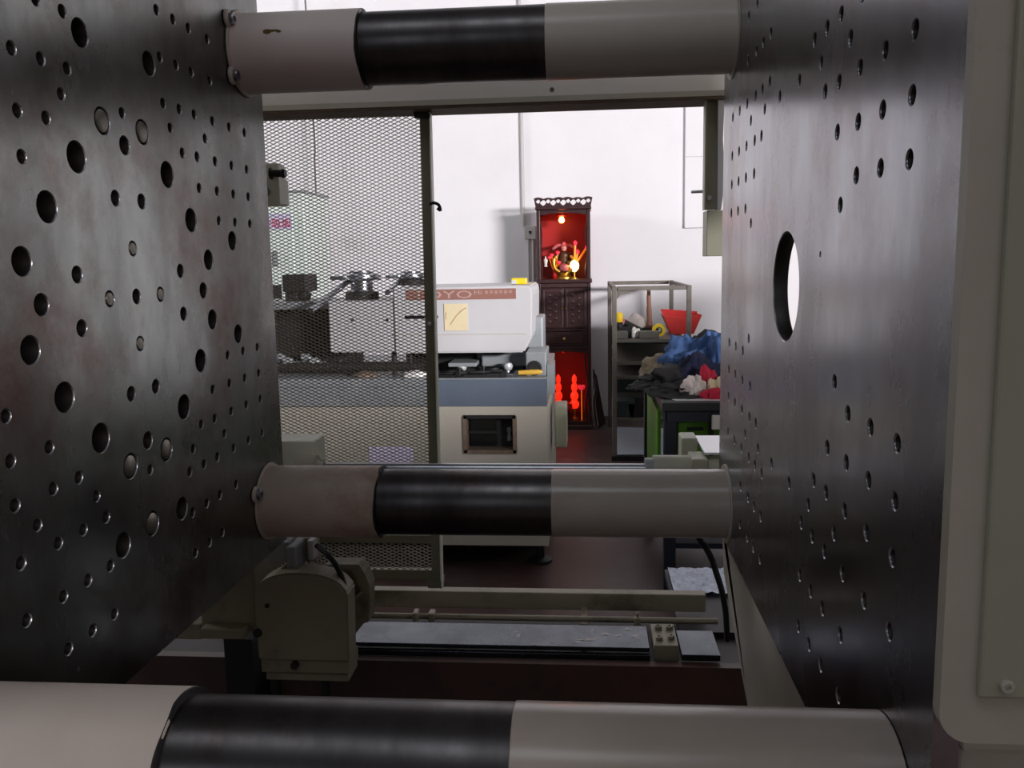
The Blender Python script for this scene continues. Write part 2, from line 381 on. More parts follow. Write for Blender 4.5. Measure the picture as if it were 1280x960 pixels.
# skirt under the machined face
bm = prism(Bm(), [(.52, zb), (.52, .62), (.70, .62), (.76, .745), (.795, .79), (.83, .806), (.965, .876), (.984, .95), (.984, zb)], 'X', XR+.004, XR+.05); obj('skirt', bm, 'cream', fp)
obj('skirt_seam', bx(XR+.001, XR+.03, .60, .80, .786, .790), 'cast', fp)
for (y, z) in ((BYF, BZB), (BYF, BZT)):
    bm = lathe(Bm(), [(.0405, -.001), (.0445, -.001), (.0445, .0012), (.0405, .0012)], (XR, y, z), (-1, 0, 0), 48); obj('painted_ring', bm, 'cream', fp, smooth=True)
# --- tie bars
def tie_bar(label, y, z, xs, bolts=False, rust=False, paint='barpaint', slv='sleeve'):
    t = thing('tie_bar', label, 'tie bar', (XL, y, z), 'four tie bars of the press')
    xd = -.0415
    obj('shaft', cyl(Bm(), (xs-.03, y, z), (xd, y, z), BR-.0003, n=96), 'bar', t, smooth=True)
    bm = lathe(Bm(), [(BR, 0), (BR+.0004, .0005), (BR+.0004, XR-xd-.0006), (BR, XR-xd-.0003)], (xd, y, z), (1, 0, 0), 96); obj('painted_sleeve', bm, paint, t, smooth=True)
    L = xs-XL
    bm = Bm(); n = 96; rings = []
    for k, (r, h) in enumerate([(BR+.0032, 0), (BR+.0036, .004), (BR+.0036, L-.001), (BR+.003, L), (BR+.0006, L), (BR+.0006, L-.03)]):
        rings.append([])
        for i in range(n):
            a = 2*PI*i/n; wob = (math.sin(3*a+1)*.0012+math.sin(7*a)*.0005) if 2 <= k <= 4 else 0
            rings[-1].append(bm.verts.new((XL+.0004+h+wob, y+r*math.cos(a), z+r*math.sin(a))))
    for A, B in zip(rings, rings[1:]):
        for i in range(n): bm.faces.new((A[i], A[(i+1) % n], B[(i+1) % n], B[i]))
    sl = obj('sleeve', bm, slv, t, smooth=True)
    bm = lathe(Bm(), [(BR+.0008, -.001), (BR+.0034, -.001), (BR+.0034, .0012), (BR+.0008, .0012)], (xs+.0004, y, z), (1, 0, 0), 96); obj('sleeve_lip', bm, 'cast', t, smooth=True)
    if bolts:
        bm = lathe(Bm(), [(BR+.003, 0), (BR+.0065, 0), (BR+.0072, .0012), (BR+.0065, .0028), (BR+.003, .003)], (XL+.0004, y, z), (1, 0, 0), 64); obj('flange', bm, 'sleeve', t, smooth=True)
        for a in bolts:
            c = Vector((XL+.003, y+(BR+.0085)*math.cos(a), z+(BR+.0085)*math.sin(a)))
            bm = lathe(Bm(), [(.0095, -.002), (.0095, 0), (.008, .0015)], c, (1, 0, 0), 20); obj('washer', bm, 'sleeve', t, smooth=True)
            obj('bolt', hexbolt(Bm(), c, (1, 0, 0), .0062, .006), 'bright', t, smooth=True)
    if rust:
        pts = []
        bm = Bm(); rr = BR+.0038
        for (u, v, su, sv) in ((0, 0, .005, .0032), (.007, -.0008, .006, .0016), (.0125, .0002, .003, .0016)):
            ctr = bm.verts.new((0, 0, 0)); ring = []
            def pt(du, dv):
                a = PI+.30-(dv+v)/rr; return Vector((rust+u+du, y+rr*math.cos(a), z-rr*math.sin(a)))
            ctr.co = pt(0, 0)
            for i in range(14): ring.append(bm.verts.new(pt(su*math.cos(2*PI*i/14)*random.uniform(.85, 1.1), sv*math.sin(2*PI*i/14)*random.uniform(.8, 1.15))))
            for i in range(14): bm.faces.new((ctr, ring[i], ring[(i+1) % 14]))
        obj('rust_spot', bm, 'rust', sl)
    return t
tie_bar('thick tie bar across the top of the view, with rust spot', BYF, BZT, -.2405, bolts=(PI*.80, PI*1.22), rust=-.334, paint='barlit', slv='sleevelit')
tie_bar('thick tie bar across the middle, in front of the mesh gate', BYF, BZB, -.242, bolts=(PI*.86,), slv='sleevedirty')
tie_bar('nearest thick tie bar along the bottom edge of the view', BYN, BZB, -.228)
tie_bar('thick tie bar above the camera, out of the view', BYN, BZT, -.235)
# --- bed of the press
bd = thing('press_bed', 'dark oily bed of the press with cream rail at the back', 'machine bed', (-.1, .8, 0))
obj('oil_tray', bx(-1.3, 1.2, .30, 1.10, .585, .60), 'tray', bd)
obj('tray_wall', bx(-1.3, 1.2, 1.10, 1.115, .585, .685), 'tray', bd)
obj('tray_wall', bx(-1.3, 1.2, .285, .30, .585, .70), 'cream', bd)
obj('body', bx(-1.3, 1.2, .285, 1.25, .06, .585, bev=.01), 'green', bd)
obj('ledge', bx(-1.3, 1.2, 1.115, 1.30, .60, .66), 'cast', bd)
a0 = at(462, 737, 1.3); a1 = at(882, 740, 1.3)
obj('back_rail', bx(a0.x-.25, a1.x, 1.295, 1.315, a0.z-.028, a0.z+.001, bev=.0015), 'grimyshade', bd)
obj('rib', bx(a1.x-.2, a1.x-.19, 1.2, 1.30, .66, .685), 'grimyshade', bd)
# guide plate
gp = thing('guide_plate', 'wet steel guide plate lying behind the middle tie bar', 'guide plate', (-.13, 1.16, .69))
zg = .70; e0 = at(446, 806, 1.126).x; e1 = at(812, 806, 1.126).x
obj('plate', bx(e0-.14, e1, 1.124, 1.195, zg-.006, zg, bev=.0008), 'slide', gp)
obj('edge_strip', bx(e0-.14, e1, 1.117, 1.1238, zg-.016, zg-.0075, bev=.0008), 'slide', gp)
def puddle(cx_, cy_, rx, ry, zz, seed):
    rnd = random.Random(seed); bm = Bm(); c = bm.verts.new((cx_, cy_, zz+.0006)); R_ = []
    ph = [rnd.uniform(0, 6) for _ in range(3)]
    for i in range(22):
        a = 2*PI*i/22; k = 1+.3*math.sin(2*a+ph[0])+.25*math.sin(3*a+ph[1])+.15*math.sin(5*a+ph[2])
        R_.append(bm.verts.new((cx_+rx*k*math.cos(a), cy_+ry*k*math.sin(a), zz+.0001)))
    for i in range(22): bm.faces.new((c, R_[i], R_[(i+1) % 22]))
    return bm
for i, (px, py, sx, sy) in enumerate(((648, 795, .004, .006), (735, 800, .013, .004), (740, 790, .002, .01), (757, 793, .006, .006), (772, 795, .004, .005), (795, 796, .007, .006), (722, 803, .007, .0035), (668, 806, .004, .003), (690, 803, .003, .003), (785, 787, .005, .004))):
    k = (zg-H)/((at(px, py, 1).z)-H); P = at(px, py, 1*k)
    obj('oil_drop', puddle(P.x, P.y, sx, sy, zg, i), 'oil', gp, smooth=True)
# end block with socket bolts + second plate
eb = thing('stop_block', 'small block with four socket bolts at the end of the guide plate', 'block', (.11, 1.16, .69))
b0 = at(816, 785, 1.15); b1 = at(846, 785, 1.15)
obj('block', bx(b0.x, b1.x, 1.125, 1.195, zg-.02, zg+.004, bev=.001), 'grimyshade', eb)
for (u, v) in ((.25, .25), (.75, .3), (.3, .75), (.78, .75)):
    obj('bolt', hexbolt(Bm(), (b0.x+(b1.x-b0.x)*u, 1.125+.07*v, zg+.004), (0, 0, 1), .0052, .006), 'grimyshade', eb, smooth=True)
b2 = at(897, 800, 1.14).x
tag(obj('wear_plate', bx(b1.x+.003, b2, 1.112, 1.19, zg-.012, zg-.003, bev=.001), 'slide'), 'pale bare steel plate between the bolted block and the right platen', 'plate')
# lubrication pipe with fittings
lp = thing('lubrication_pipe', 'cream pipe with fittings running above the guide plate', 'pipe', (-.1, 1.235, .7))
p0 = at(455, 769, 1.235); p1 = at(897, 773, 1.235)
obj('pipe', cyl(Bm(), (p0.x-.1, 1.235, p0.z), (p1.x, 1.235, p0.z), .0046, n=16), 'grimyshade', lp, smooth=True)
for px, w_, h_ in ((520, .008, .009), (540, .010, .0085)):
    q = at(px, 768, 1.235); obj('clamp', bx(q.x-w_/2, q.x+w_/2, 1.225, 1.245, p0.z-h_, p0.z+h_, bev=.002), 'grimyshade', lp)
q = at(797, 770, 1.225); bm = lathe(Bm(), [(.0075, 0), (.0075, .006), (.0045, .008), (.0045, .014), (.0055, .015), (.0055, .019), (.0025, .021), (.003, .026), (.0015, .028)], (q.x, 1.228, p0.z-.012), (0, 0, 1), 12); obj('grease_nipple', bm, 'grimyshade', lp, smooth=True)
q = at(566, 778, 1.21); obj('clip', bx(q.x-.012, q.x+.010, 1.205, 1.215, p0.z-.02, p0.z-.012, bev=.002), 'grimyshade', lp)
# slide shoe under the moving platen
ys = .97
s0 = at(318, 740, ys); s1 = at(432, 740, ys); zt = at(375, 722, ys).z; zbm = at(375, 855, ys).z
sh = thing('slide_shoe', 'cream cast slide shoe with domed top under the left platen', 'slide shoe', (s0.x+.06, ys+.07, zbm-.01))
z1 = at(375, 826, ys).z; z2 = at(375, 845, ys).z
poly = [(s0.x, z1), (s1.x, z1), (s1.x+.002, zt-.02)]
for i in range(9):
    a = PI*(i+.5)/9; poly.append(((s0.x+s1.x)/2+(s1.x-s0.x)/2*math.cos(a)*.98, zt-.018+.024*math.sin(a)))
poly.append((s0.x-.001, zt-.02))
obj('body', prism(Bm(), poly, 'Y', ys, ys+.035, bev=.002), 'grimyshade', sh)
obj('foot_plate', bx(s0.x+.001, s1.x-.002, ys+.004, ys+.05, z2+.0015, z1-.0015, bev=.0015), 'grimyshade', sh)
obj('foot_plate', bx(s0.x+.005, s1.x-.004, ys+.008, ys+.05, zbm, z2-.001, bev=.0015), 'grimyshade', sh)
for px in (342, 404):
    q = at(px, 860, ys+.02); obj('stud', cyl(Bm(), (q.x, ys+.03, .60), (q.x, ys+.03, zbm), .007, n=12), 'cast', sh, smooth=True)
for px, py, r in ((334, 757, .003), (322, 791, .006), (368, 832, .005)):
    q = at(px, py, ys); obj('dowel', cyl(Bm(), (q.x, ys-.0015, q.z), (q.x, ys+.004, q.z), r, n=14), 'cast', sh, smooth=True)
# yellow-cream cover plate with curved edge beside the shoe and the angled bracket
yb = 1.06
br = thing('angled_bracket', 'angled cream bracket standing beside the slide shoe', 'bracket', (-.28, yb, .66))
def poly_px(pts, Y): return [(at(x, y, Y).x, at(x, y, Y).z) for x, y in pts]
obj('cheek', prism(Bm(), poly_px([(406, 706), (448, 706), (455, 716), (462, 733), (461, 778), (455, 779), (438, 800), (436, 842), (430, 842), (430, 760), (452, 742), (444, 722), (436, 712), (406, 712)], yb), 'Y', yb, yb+.03, bev=.001), 'grimyshade', br)
obj('web', prism(Bm(), poly_px([(408, 712), (436, 712), (444, 722), (452, 742), (432, 758), (426, 728), (414, 716)], yb+.02), 'Y', yb+.028, yb+.04), 'grimyshade', br)
q = at(438, 792, yb); 
for i in range(5): obj('bolt', hexbolt(Bm(), (q.x+.004*math.cos(i*2.1), yb, q.z+.008*(i-2)/1.6), (0, -1, 0), .0032, .004), 'bright', br, smooth=True)
tag(obj('hose', tube(Bm(), smooth_path([at(396, 682, 1.02), at(412, 696, 1.0), at(425, 716, .99), at(433, 745, .98), at(434, 775, .99)]), .0035, 10), 'rubber', smooth=True), 'black hose curving over the slide shoe', 'hose')
# valve block above the shoe
vb = thing('valve_block', 'small grey valve block with fittings above the slide shoe', 'valve', (at(350, 700, 1.0).x, 1.0, at(350, 712, 1.0).z))
c0 = at(334, 678, 1.0); c1 = at(362, 704, 1.0); obj('block', bx(c0.x, c1.x, 1.0, 1.04, c1.z, c0.z, bev=.002), 'deckgrey', vb)
c0 = at(357, 684, .99); c1 = at(370, 720, .99); obj('block', bx(c0.x, c1.x, .99, 1.03, c1.z, c0.z, bev=.002), 'deckgrey', vb)
q = at(348, 668, 1.02); obj('fitting', lathe(Bm(), [(.006, 0), (.006, .006), (.0042, .007), (.0042, .018), (.0055, .019), (.0055, .024)], (q.x, 1.02, at(348, 680, 1.02).z), (0, 0, 1), 12), 'bright', vb, smooth=True)
c0 = at(366, 676, 1.03); c1 = at(392, 706, 1.03); obj('bracket', bx(c0.x, c1.x, 1.04, 1.06, c1.z, c0.z, bev=.001), 'grimyshade', vb)
c0 = at(384, 676, 1.02); c1 = at(392, 700, 1.02); obj('bracket', bx(c0.x, c1.x, 1.02, 1.04, c1.z, c0.z, bev=.001), 'machine', vb)
# supports left of the shoe
sp = thing('platen_support', 'cream box support below the left platen, left of the slide shoe', 'support', (-.47, 1.02, .6))
c0 = at(248, 735, 1.02); c1 = at(322, 790, 1.02); obj('box', bx(c0.x, c1.x, 1.02, 1.12, c1.z, at(290, 690, 1.02).z, bev=.003), 'grimyshade', sp)
c2 = at(250, 786, 1.0); c3 = at(305, 800, 1.0); obj('step', bx(c2.x, c3.x, 1.0, 1.10, c3.z, c2.z, bev=.002), 'grimyshade', sp)
c2 = at(224, 780, 1.04); c3 = at(252, 800, 1.04); obj('step', bx(c2.x-.1, c3.x, 1.04, 1.10, c3.z, c2.z, bev=.002), 'grimyshade', sp)
obj('post', bx(c0.x+.02, c0.x+.06, 1.04, 1.09, .60, c3.z+.002), 'cast', sp)
tag(obj('drip_tray', prism(Bm(), [(-.75, .78), (-.30, .78), (-.30, 1.02), (-.36, 1.06), (-.75, 1.06)], 'Z', .602, .607), 'cast'), 'dull grey drip tray on the floor of the bed below the left platen', 'tray')
# --- traverse cylinder behind the middle bar
yr = 1.03
tc_ = thing('traverse_cylinder', 'cream cylinder with long rod lying behind the middle tie bar', 'cylinder', (-.1, yr, .98))
zrod = at(640, 583, yr).z; xa = at(395, 580, yr).x; xb_ = at(812, 580, yr).x
obj('rod', cyl(Bm(), (xa, yr, zrod-.004), (xb_, yr, zrod-.004), .0078, n=24), 'bright', tc_, smooth=True)
obj('end_block', bx(at(352, 570, yr).x-.04, at(389, 570, yr).x, yr+.012, yr+.06, zrod-.06, at(370, 554, yr).z, bev=.002), 'boxgreen', tc_)
zc2 = zrod-.006
obj('gland', cyl(Bm(), (at(374, 580, yr).x, yr, zc2), (at(396, 580, yr).x, yr, zc2), .020, n=32), 'cream', tc_, smooth=True)
obj('nut', cyl(Bm(), (at(396, 580, yr).x, yr, zc2), (at(402, 580, yr).x, yr, zc2), .016, n=6), 'cream', tc_)
for s in (-1, 1): obj('bolt', hexbolt(Bm(), (at(399, 575, yr).x, yr-.012, zc2+s*.008+.002), (1, 0, 0), .005, .010), 'cream', tc_, smooth=True)
xc0 = at(816, 580, yr).x; xc1 = at(862, 580, yr).x; xc2 = at(882, 580, yr).x; xc3 = at(899, 580, yr).x
obj('barrel', cyl(Bm(), (xc0, yr, zc2), (xc1, yr, zc2), .0205, n=32), 'green', tc_, smooth=True)
obj('barrel_flange', bx(xc1, xc2, yr-.022, yr+.022, zc2-.024, zc2+.021, bev=.002), 'green', tc_)
obj('barrel_end', cyl(Bm(), (xc2, yr, zc2), (xc3+.02, yr, zc2), .019, n=32), 'green', tc_, smooth=True)
obj('gland', cyl(Bm(), (at(806, 580, yr).x, yr, zc2), (xc0, yr, zc2), .017, n=24), 'deckgrey', tc_, smooth=True)
q0 = at(852, 548, 1.07); q1 = at(872, 565, 1.07); obj('port_block', bx(q0.x, q1.x, 1.07, 1.11, zc2, q0.z, bev=.002), 'green', tc_)
q0 = at(866, 546, 1.1); tag(obj('cover_sheet', prism(Bm(), [(at(868, 546, 1.12).x, 1.12), (at(881, 566, 1.02).x, 1.02), (.20, 1.02), (.20, 1.12)], 'Z', at(890, 556, 1.07).z-.0015, at(890, 556, 1.07).z+.0015), 'lightsteel'), 'white sheet metal cover beside the far edge of the right platen', 'cover')
# hose at the right platen
tag(obj('hose', tube(Bm(), smooth_path([at(866, 630, 1.06), at(872, 668, 1.07), at(882, 684, 1.08), at(890, 700, 1.08), at(896, 718, 1.09), at(902, 738, 1.10), at(907, 765, 1.11), at(909, 800, 1.13)]), .0042, 10), 'rubber', smooth=True), 'black hose hanging beside the right platen below the middle bar', 'hose')
# --- frame beam at top and hanging bracket
yb2 = 1.14
fb = thing('frame_beam', 'cream cross beam of the press just below the top tie bar', 'beam', (-.13, yb2, 1.45))
zz = at(600, 128, yb2).z
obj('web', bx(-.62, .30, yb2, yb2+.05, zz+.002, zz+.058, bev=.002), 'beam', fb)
obj('lip', bx(-.62, .30, yb2-.006, yb2+.05, zz-.007, zz+.0005, bev=.0015), 'stain', fb)
obj('lip_edge', bx(-.62, .30, yb2-.0075, yb2-.006, zz-.003, zz+.004), 'cream', fb)
q = at(690, 112, yb2); obj('stain_spot', cyl(Bm(), (q.x, yb2-.0006, q.z), (q.x, yb2, q.z), .003, n=12), 'stain', fb)
hb = thing('channel_bracket', 'cream channel bracket hanging from the cross beam beside the right platen', 'bracket', (.17, 1.15, 1.26))
k0 = at(882, 124, 1.15); k1 = at(899, 262, 1.15); k2 = at(906, 124, 1.15)
obj('channel', bx(k0.x, k1.x-.001, 1.155, 1.158, k1.z, k0.z), 'green', hb)
obj('flange', bx(k0.x-.0015, k0.x+.0005, 1.14, 1.158, k1.z, k0.z), 'green', hb)
obj('flange', prism(Bm(), poly_px([(897, 124), (905, 126), (904, 150), (903, 175), (904, 200), (904, 235), (901, 262), (896, 262)], 1.145), 'Y', 1.14, 1.158), 'machine', hb)
q = at(887, 247, 1.15); obj('bolt', hexbolt(Bm(), (q.x, 1.155, q.z), (0, -1, 0), .0035, .003, False), 'lightsteel', hb, smooth=True)
k0 = at(883, 265, 1.165); k3 = at(906, 320, 1.165); obj('box', bx(k0.x, k3.x+.02, 1.16, 1.2, k3.z, k0.z+.002, bev=.001), 'green', hb)
k4 = at(884, 246, 1.19); obj('pin', cyl(Bm(), (at(864, 240, 1.17).x, 1.17, at(864, 240, 1.17).z), (at(884, 240, 1.17).x, 1.17, at(884, 239, 1.17).z), .002, n=8), 'bright', hb, smooth=True)
# --- limit switch box with knob at the far side of the left platen
lk = thing('switch_box', 'pale green box with black knob beside the left platen, above the sign', 'switch box', (at(341, 235, 1.05).x, 1.05, at(341, 258, 1.05).z))
obj('arm', bx(-.47, at(330, 240, 1.05).x, .986, 1.07, at(330, 246, 1.05).z, at(330, 232, 1.05).z, bev=.002), 'boxgreen', lk)
k0 = at(318, 203, 1.05); k1 = at(350, 256, 1.05)
obj('housing', bx(k0.x, k1.x, 1.05, 1.085, k1.z, at(330, 222, 1.05).z, bev=.002), 'boxgreen', lk)
obj('housing', bx(k0.x, at(344, 210, 1.05).x, 1.06, 1.085, at(330, 222, 1.05).z, k0.z, bev=.002), 'boxgreen', lk)
q = at(337, 217, 1.045); q2 = at(357, 217, 1.045)
obj('knob', lathe(Bm(), [(.0055, 0), (.0075, .001), (.0075, .003), (.0045, .004), (.0045, q2.x-q.x-.005), (.0058, q2.x-q.x-.004), (.005, q2.x-q.x)], (q.x, 1.045, q.z), (1, 0, -.02), 20), 'black', lk, smooth=True)
q = at(333, 240, 1.05); obj('button', cyl(Bm(), (q.x, 1.047, q.z), (q.x, 1.05, q.z), .005, n=16), 'deckgrey', lk, smooth=True)
# --- expanded-metal gate
yg = 1.17
gt = thing('mesh_gate', 'expanded metal safety gate behind the press on the left', 'gate', (-.42, yg, .77))
gtx, gbx = at(531, 140, yg).x, at(546, 720, yg).x
gzt, gzb = at(531, 134, yg).z, at(546, 724, yg).z
def stile(x_t, x_b, w_, m, y0, y1, z0, z1):
    return prism(Bm(), [(x_b-w_/2, z0), (x_b+w_/2, z0), (x_t+w_/2, z1), (x_t-w_/2, z1)], 'Y', y0, y1, bev=.0008)
obj('stile', stile(gtx, gbx, .0125, None, yg-.006, yg+.008, gzb, gzt), 'stile', gt)
obj('stile_edge', stile(gtx+.0078, gbx+.0078, .0018, None, yg-.010, yg+.008, gzb-.012, gzt), 'boxgreen', gt)
gx0 = -.66
rails = (at(500, 673, yg).z, at(500, 717, yg).z)
obj('rail', bx(gx0, gbx-.006, yg-.004, yg+.008, rails[0]-.0065, rails[0]+.006, bev=.0008), 'stile', gt)
obj('rail', bx(gx0, gbx-.006, yg-.004, yg+.008, rails[1]-.008, rails[1]+.007, bev=.0008), 'stile', gt)
obj('rail', bx(gx0, gtx-.006, yg-.002, yg+.008, gzt-.008, gzt, bev=.0008), 'stile', gt)
obj('foot', bx(gbx-.012, gbx+.008, yg-.01, yg+.02, gzb-.010, gzb), 'stile', gt)
p_, hw = .00252, .0056; vs, fs = [], []
def strand(a, b_, r=.00055, t=.0006):
    (xa_, za), (xb2, zb2) = a, b_; dx, dz = xb2-xa_, zb2-za; l = math.hypot(dx, dz); nx, nz = -dz/l*r, dx/l*r
    s = len(vs)
    for (X_, Z_) in ((xa_, za), (xb2, zb2)):
        for sy in (-t, t):
            vs.append((X_+nx, yg+sy, Z_+nz)); vs.append((X_-nx, yg+sy, Z_-nz))
    fs.extend(((s, s+1, s+5, s+4), (s+2, s+6, s+7, s+3), (s, s+4, s+6, s+2), (s+1, s+3, s+7, s+5)))
zlo = rails[1]; nrow = int((gzt-zlo)/p_)
for i in range(nrow):
    zc_ = zlo+(i+.5)*p_
    if rails[0]-.005 < zc_ < rails[0]+.0045: continue
    f_ = (zc_-gzb)/(gzt-gzb); xr = gbx+(gtx-gbx)*f_-.004; ncol = int((xr-gx0)/hw)
    for k in range(ncol+1):
        xa_ = xr-k*hw; sgn = 1 if (k+i) % 2 == 0 else -1
        strand((xa_, zc_+sgn*p_/2), (xa_-hw, zc_-sgn*p_/2))
me = bpy.data.meshes.new('mesh_infill'); me.from_pydata(vs, [], fs); me.update(); mo = obj('mesh_infill', me, 'mesh', gt); mo['kind'] = 'stuff'
q = at(527, 143, yg); la = obj('latch', bx(q.x-.008, q.x+.010, yg-.016, yg-.006, q.z-.007, q.z+.006, bev=.001), 'black', gt)
for dz in (-.004, .003): obj('latch_pin', cyl(Bm(), (q.x+.010, yg-.011, q.z+dz), (q.x+.014, yg-.011, q.z+dz), .0025, n=10), 'black', la, smooth=True)
q = at(543, 258, yg); obj('wire_tie', tube(Bm(), smooth_path([(q.x-.004, yg-.008, q.z+.003), (q.x+.002, yg-.012, q.z+.004), (q.x+.008, yg-.010, q.z+.001), (q.x+.010, yg-.011, q.z-.006), (q.x+.006, yg-.012, q.z-.003)]), .0022, 8), 'cast', gt, smooth=True)
q = at(538, 404, yg); obj('rivet', hexbolt(Bm(), (q.x, yg-.006, q.z), (0, -1, 0), .0028, .002, False), 'lightsteel', gt, smooth=True)
q = at(505, 397, yg); q1 = at(537, 397, yg); obj('latch_bar', bx(q.x, q1.x-.008, yg+.002, yg+.012, q.z-.0022, q.z+.0022, bev=.001), 'black', gt)

# ------------------------------------------------------------------ the second moulding machine (behind)
ym = 3.2
tm = thing('moulding_machine', 'white and beige moulding machine with brown stripe and lettering behind the press', 'machine', (-.8, 3.6, 0))
def zp(x, y, Y=ym): return at(x, y, Y).z
def xp(x, y, Y=ym): return at(x, y, Y).x
xr_ = xp(684, 540); zl0 = zp(640, 682); zl1 = zp(620, 508); zs1 = zp(620, 474)
# base cabinet with recessed window
wx0, wx1, wz0_, wz1_ = xp(580, 545), xp(645, 545), zp(612, 566), zp(612, 520)
bm = Bm(); box(bm, xp(552, 540)-.02, wx0, ym, ym+.03, zl0, zl1); box(bm, wx1, xr_, ym, ym+.03, zl0, zl1); box(bm, wx0, wx1, ym, ym+.03, wz1_, zl1); box(bm, wx0, wx1, ym, ym+.03, zl0, wz0_)
obj('base_front', bm, 'lower', tm)
obj('base_body', bx(-1.75, xr_, ym+.12, ym+.85, zl0, zl1), 'lower', tm)
obj('under_box', bx(-1.75, xr_-.06, ym+.28, ym+.8, 0, zl0), 'cast', tm)  # dark box added to blacken the shaded gap under the base
obj('base_side', bx(xr_-.03, xr_, ym+.03, ym+.12, zl0, zl1), 'lower', tm)
obj('base_side', bx(xp(552, 540)-.02, xp(552, 540), ym+.03, ym+.12, zl0, zl1), 'lower', tm)
obj('base_front', bx(-1.75, xp(552, 540)-.02, ym+.02, ym+.12, zl0, zl1-.004), 'lower', tm)
wr = obj('recess', bx(wx0, wx1, ym+.06, ym+.07, wz0_, wz1_), 'cast', tm)
for (a, b_, c_, d_) in ((wx0-.004, wx0+.012, wz0_, wz1_), (wx1-.012, wx1+.004, wz0_, wz1_)): obj('recess_frame', bx(a, b_, ym-.006, ym+.06, c_, d_), 'stain', wr)
obj('recess_frame', bx(wx0, wx1, ym-.006, ym+.06, wz0_-.004, wz0_+.012), 'stain', wr)
obj('recess_frame', bx(wx0, wx1, ym-.006, ym+.06, wz1_-.010, wz1_+.004), 'cast', wr)
obj('gauge_panel', bx(wx0+.02, wx0+.125, ym+.045, ym+.06, wz0_+.02, wz1_-.015), 'glass', wr)
obj('shelf_bar', bx(wx0+.012, wx0+.13, ym+.04, ym+.06, (wz0_+wz1_)/2-.004, (wz0_+wz1_)/2+.006), 'cast', wr)
obj('valve', lathe(Bm(), [(.008, 0), (.010, .01), (.006, .03), (.01, .04), (.01, .055)], (wx1-.03, ym+.045, wz0_+.04), (0, 0, 1), 12), 'deckgrey', wr, smooth=True)
# slate band and deck
obj('slate_band', bx(-.62, xr_, ym-.004, ym+.03, zl1+.002, zs1), 'slate', tm)
obj('deck', bx(-1.75, xr_, ym, ym+.85, zs1-.03, zs1+.004, bev=.003), 'deckgrey', tm)
obj('slot', bx(xp(475, 494), xp(534, 494), ym+.012, ym+.02, zp(500, 500), zp(500, 489)), 'cast', tm)
obj('band_left', bx(-1.75, -.62, ym+.006, ym+.03, zl1+.002, zs1-.002), 'deckgrey', tm)
obj('name_plate', bx(xp(460, 570, ym), xp(515, 570, ym), ym+.017, ym+.02, zp(490, 585), zp(490, 560)), 'lilac', tm)
for x_ in (-1.6, -1.1, -.62, -.2): obj('foot', lathe(Bm(), [(.05, 0), (.05, .012), (.018, .02), (.018, zl0)], (x_, ym+.12, 0), (0, 0, 1), 20), 'cast', tm, smooth=True)
# right side box hanging on the base, grey bracket
obj('side_box', bx(xr_, xp(692, 500), ym+.05, ym+.2, zp(690, 495), zp(690, 458)), 'deckgrey', tm)
obj('hose_cover', bx(xp(690, 560), xp(706, 530), ym+.3, ym+.45, zp(700, 560, 3.5), zp(700, 508, 3.5), bev=.006), 'green', tm)
# injection cover (white), two boxes
yc0, yc1 = ym+.02, ym+.5
cx0, cx1 = xp(492, 400, yc0), xp(664, 400, yc0)
ct = zp(600, 359, yc0); cbm = zp(600, 441, yc0)
pf = [(cx0, cbm+.05), (cx0, ct), (cx1, ct+.003), (cx1+.006, ct-.03), (cx1+.002, cbm+.06), (cx1-.03, cbm), (cx0, cbm)]
cv = obj('cover', prism(Bm(), pf, 'Y', yc0, yc1, bev=.006), 'machine', tm)
obj('cover_fold', bx(cx0, cx1-.02, yc0-.002, yc0+.002, zp(600, 417, yc0)-.003, zp(600, 417, yc0)), 'lower', cv)
c2x = xp(410, 400, yc0); ct2 = zp(450, 377, yc0)
obj('cover', bx(c2x, cx0, yc0+.01, yc1, cbm+.004, ct2, bev=.006), 'machine', tm)
s0x, s1x = xp(508, 366, yc0), xp(645, 366, yc0); sz0, sz1 = zp(600, 374, yc0), zp(600, 361, yc0)
st = obj('stripe', bx(s0x, s1x, yc0-.003, yc0, sz0, sz1), 'stripe', tm)
hT = sz1-sz0
text_obj('TOYO', hT*1.02, (xp(516, 370, yc0), yc0-.0035, sz0+hT*.14), 'stripetext', st, width=xp(590, 370, yc0)-xp(516, 370, yc0))
text_obj('Hi', hT*.62, (xp(593, 370, yc0), yc0-.0035, sz0+hT*.46), 'stripetext', st, width=xp(602, 370, yc0)-xp(593, 370, yc0))
for k in range(6): obj('worn_mark', bx(xp(606+6*k, 367, yc0), xp(610+6*k, 367, yc0), yc0-.0038, yc0-.003, sz0+hT*(.5+.06*(k % 2)), sz0+hT*.82), 'stripeworn', st)
q0 = at(555, 380, yc0); q1 = at(585, 413, yc0)
pp = obj('notice_sheet', bx(q0.x, q1.x, yc0-.003, yc0-.0005, q1.z, q0.z), 'paper', tm)
obj('print_line', prism(Bm(), [(a, b_) for a, b_ in poly_px([(562, 406), (563.2, 406), (571, 395), (577, 389), (583, 385), (582.6, 384), (575.5, 388.5), (569.5, 395)], yc0)], 'Y', yc0-.0036, yc0-.003), 'paperline', pp)
obj('print_line', prism(Bm(), poly_px([(556.5, 394), (557.5, 390), (558.3, 390), (557.5, 395), (558.5, 399), (557.7, 399)], yc0), 'Y', yc0-.0036, yc0-.003), 'paperline', pp)
q = at(546, 396, yc0); obj('key_switch', cyl(Bm(), (q.x, yc0-.004, q.z), (q.x, yc0, q.z), .006, n=12), 'cast', tm, smooth=True)
for px in (441, 484): q = at(px, 400, yc0+.01); obj('screw', cyl(Bm(), (q.x, yc0+.006, q.z), (q.x, yc0+.011, q.z), .006, n=10), 'cast', tm, smooth=True)
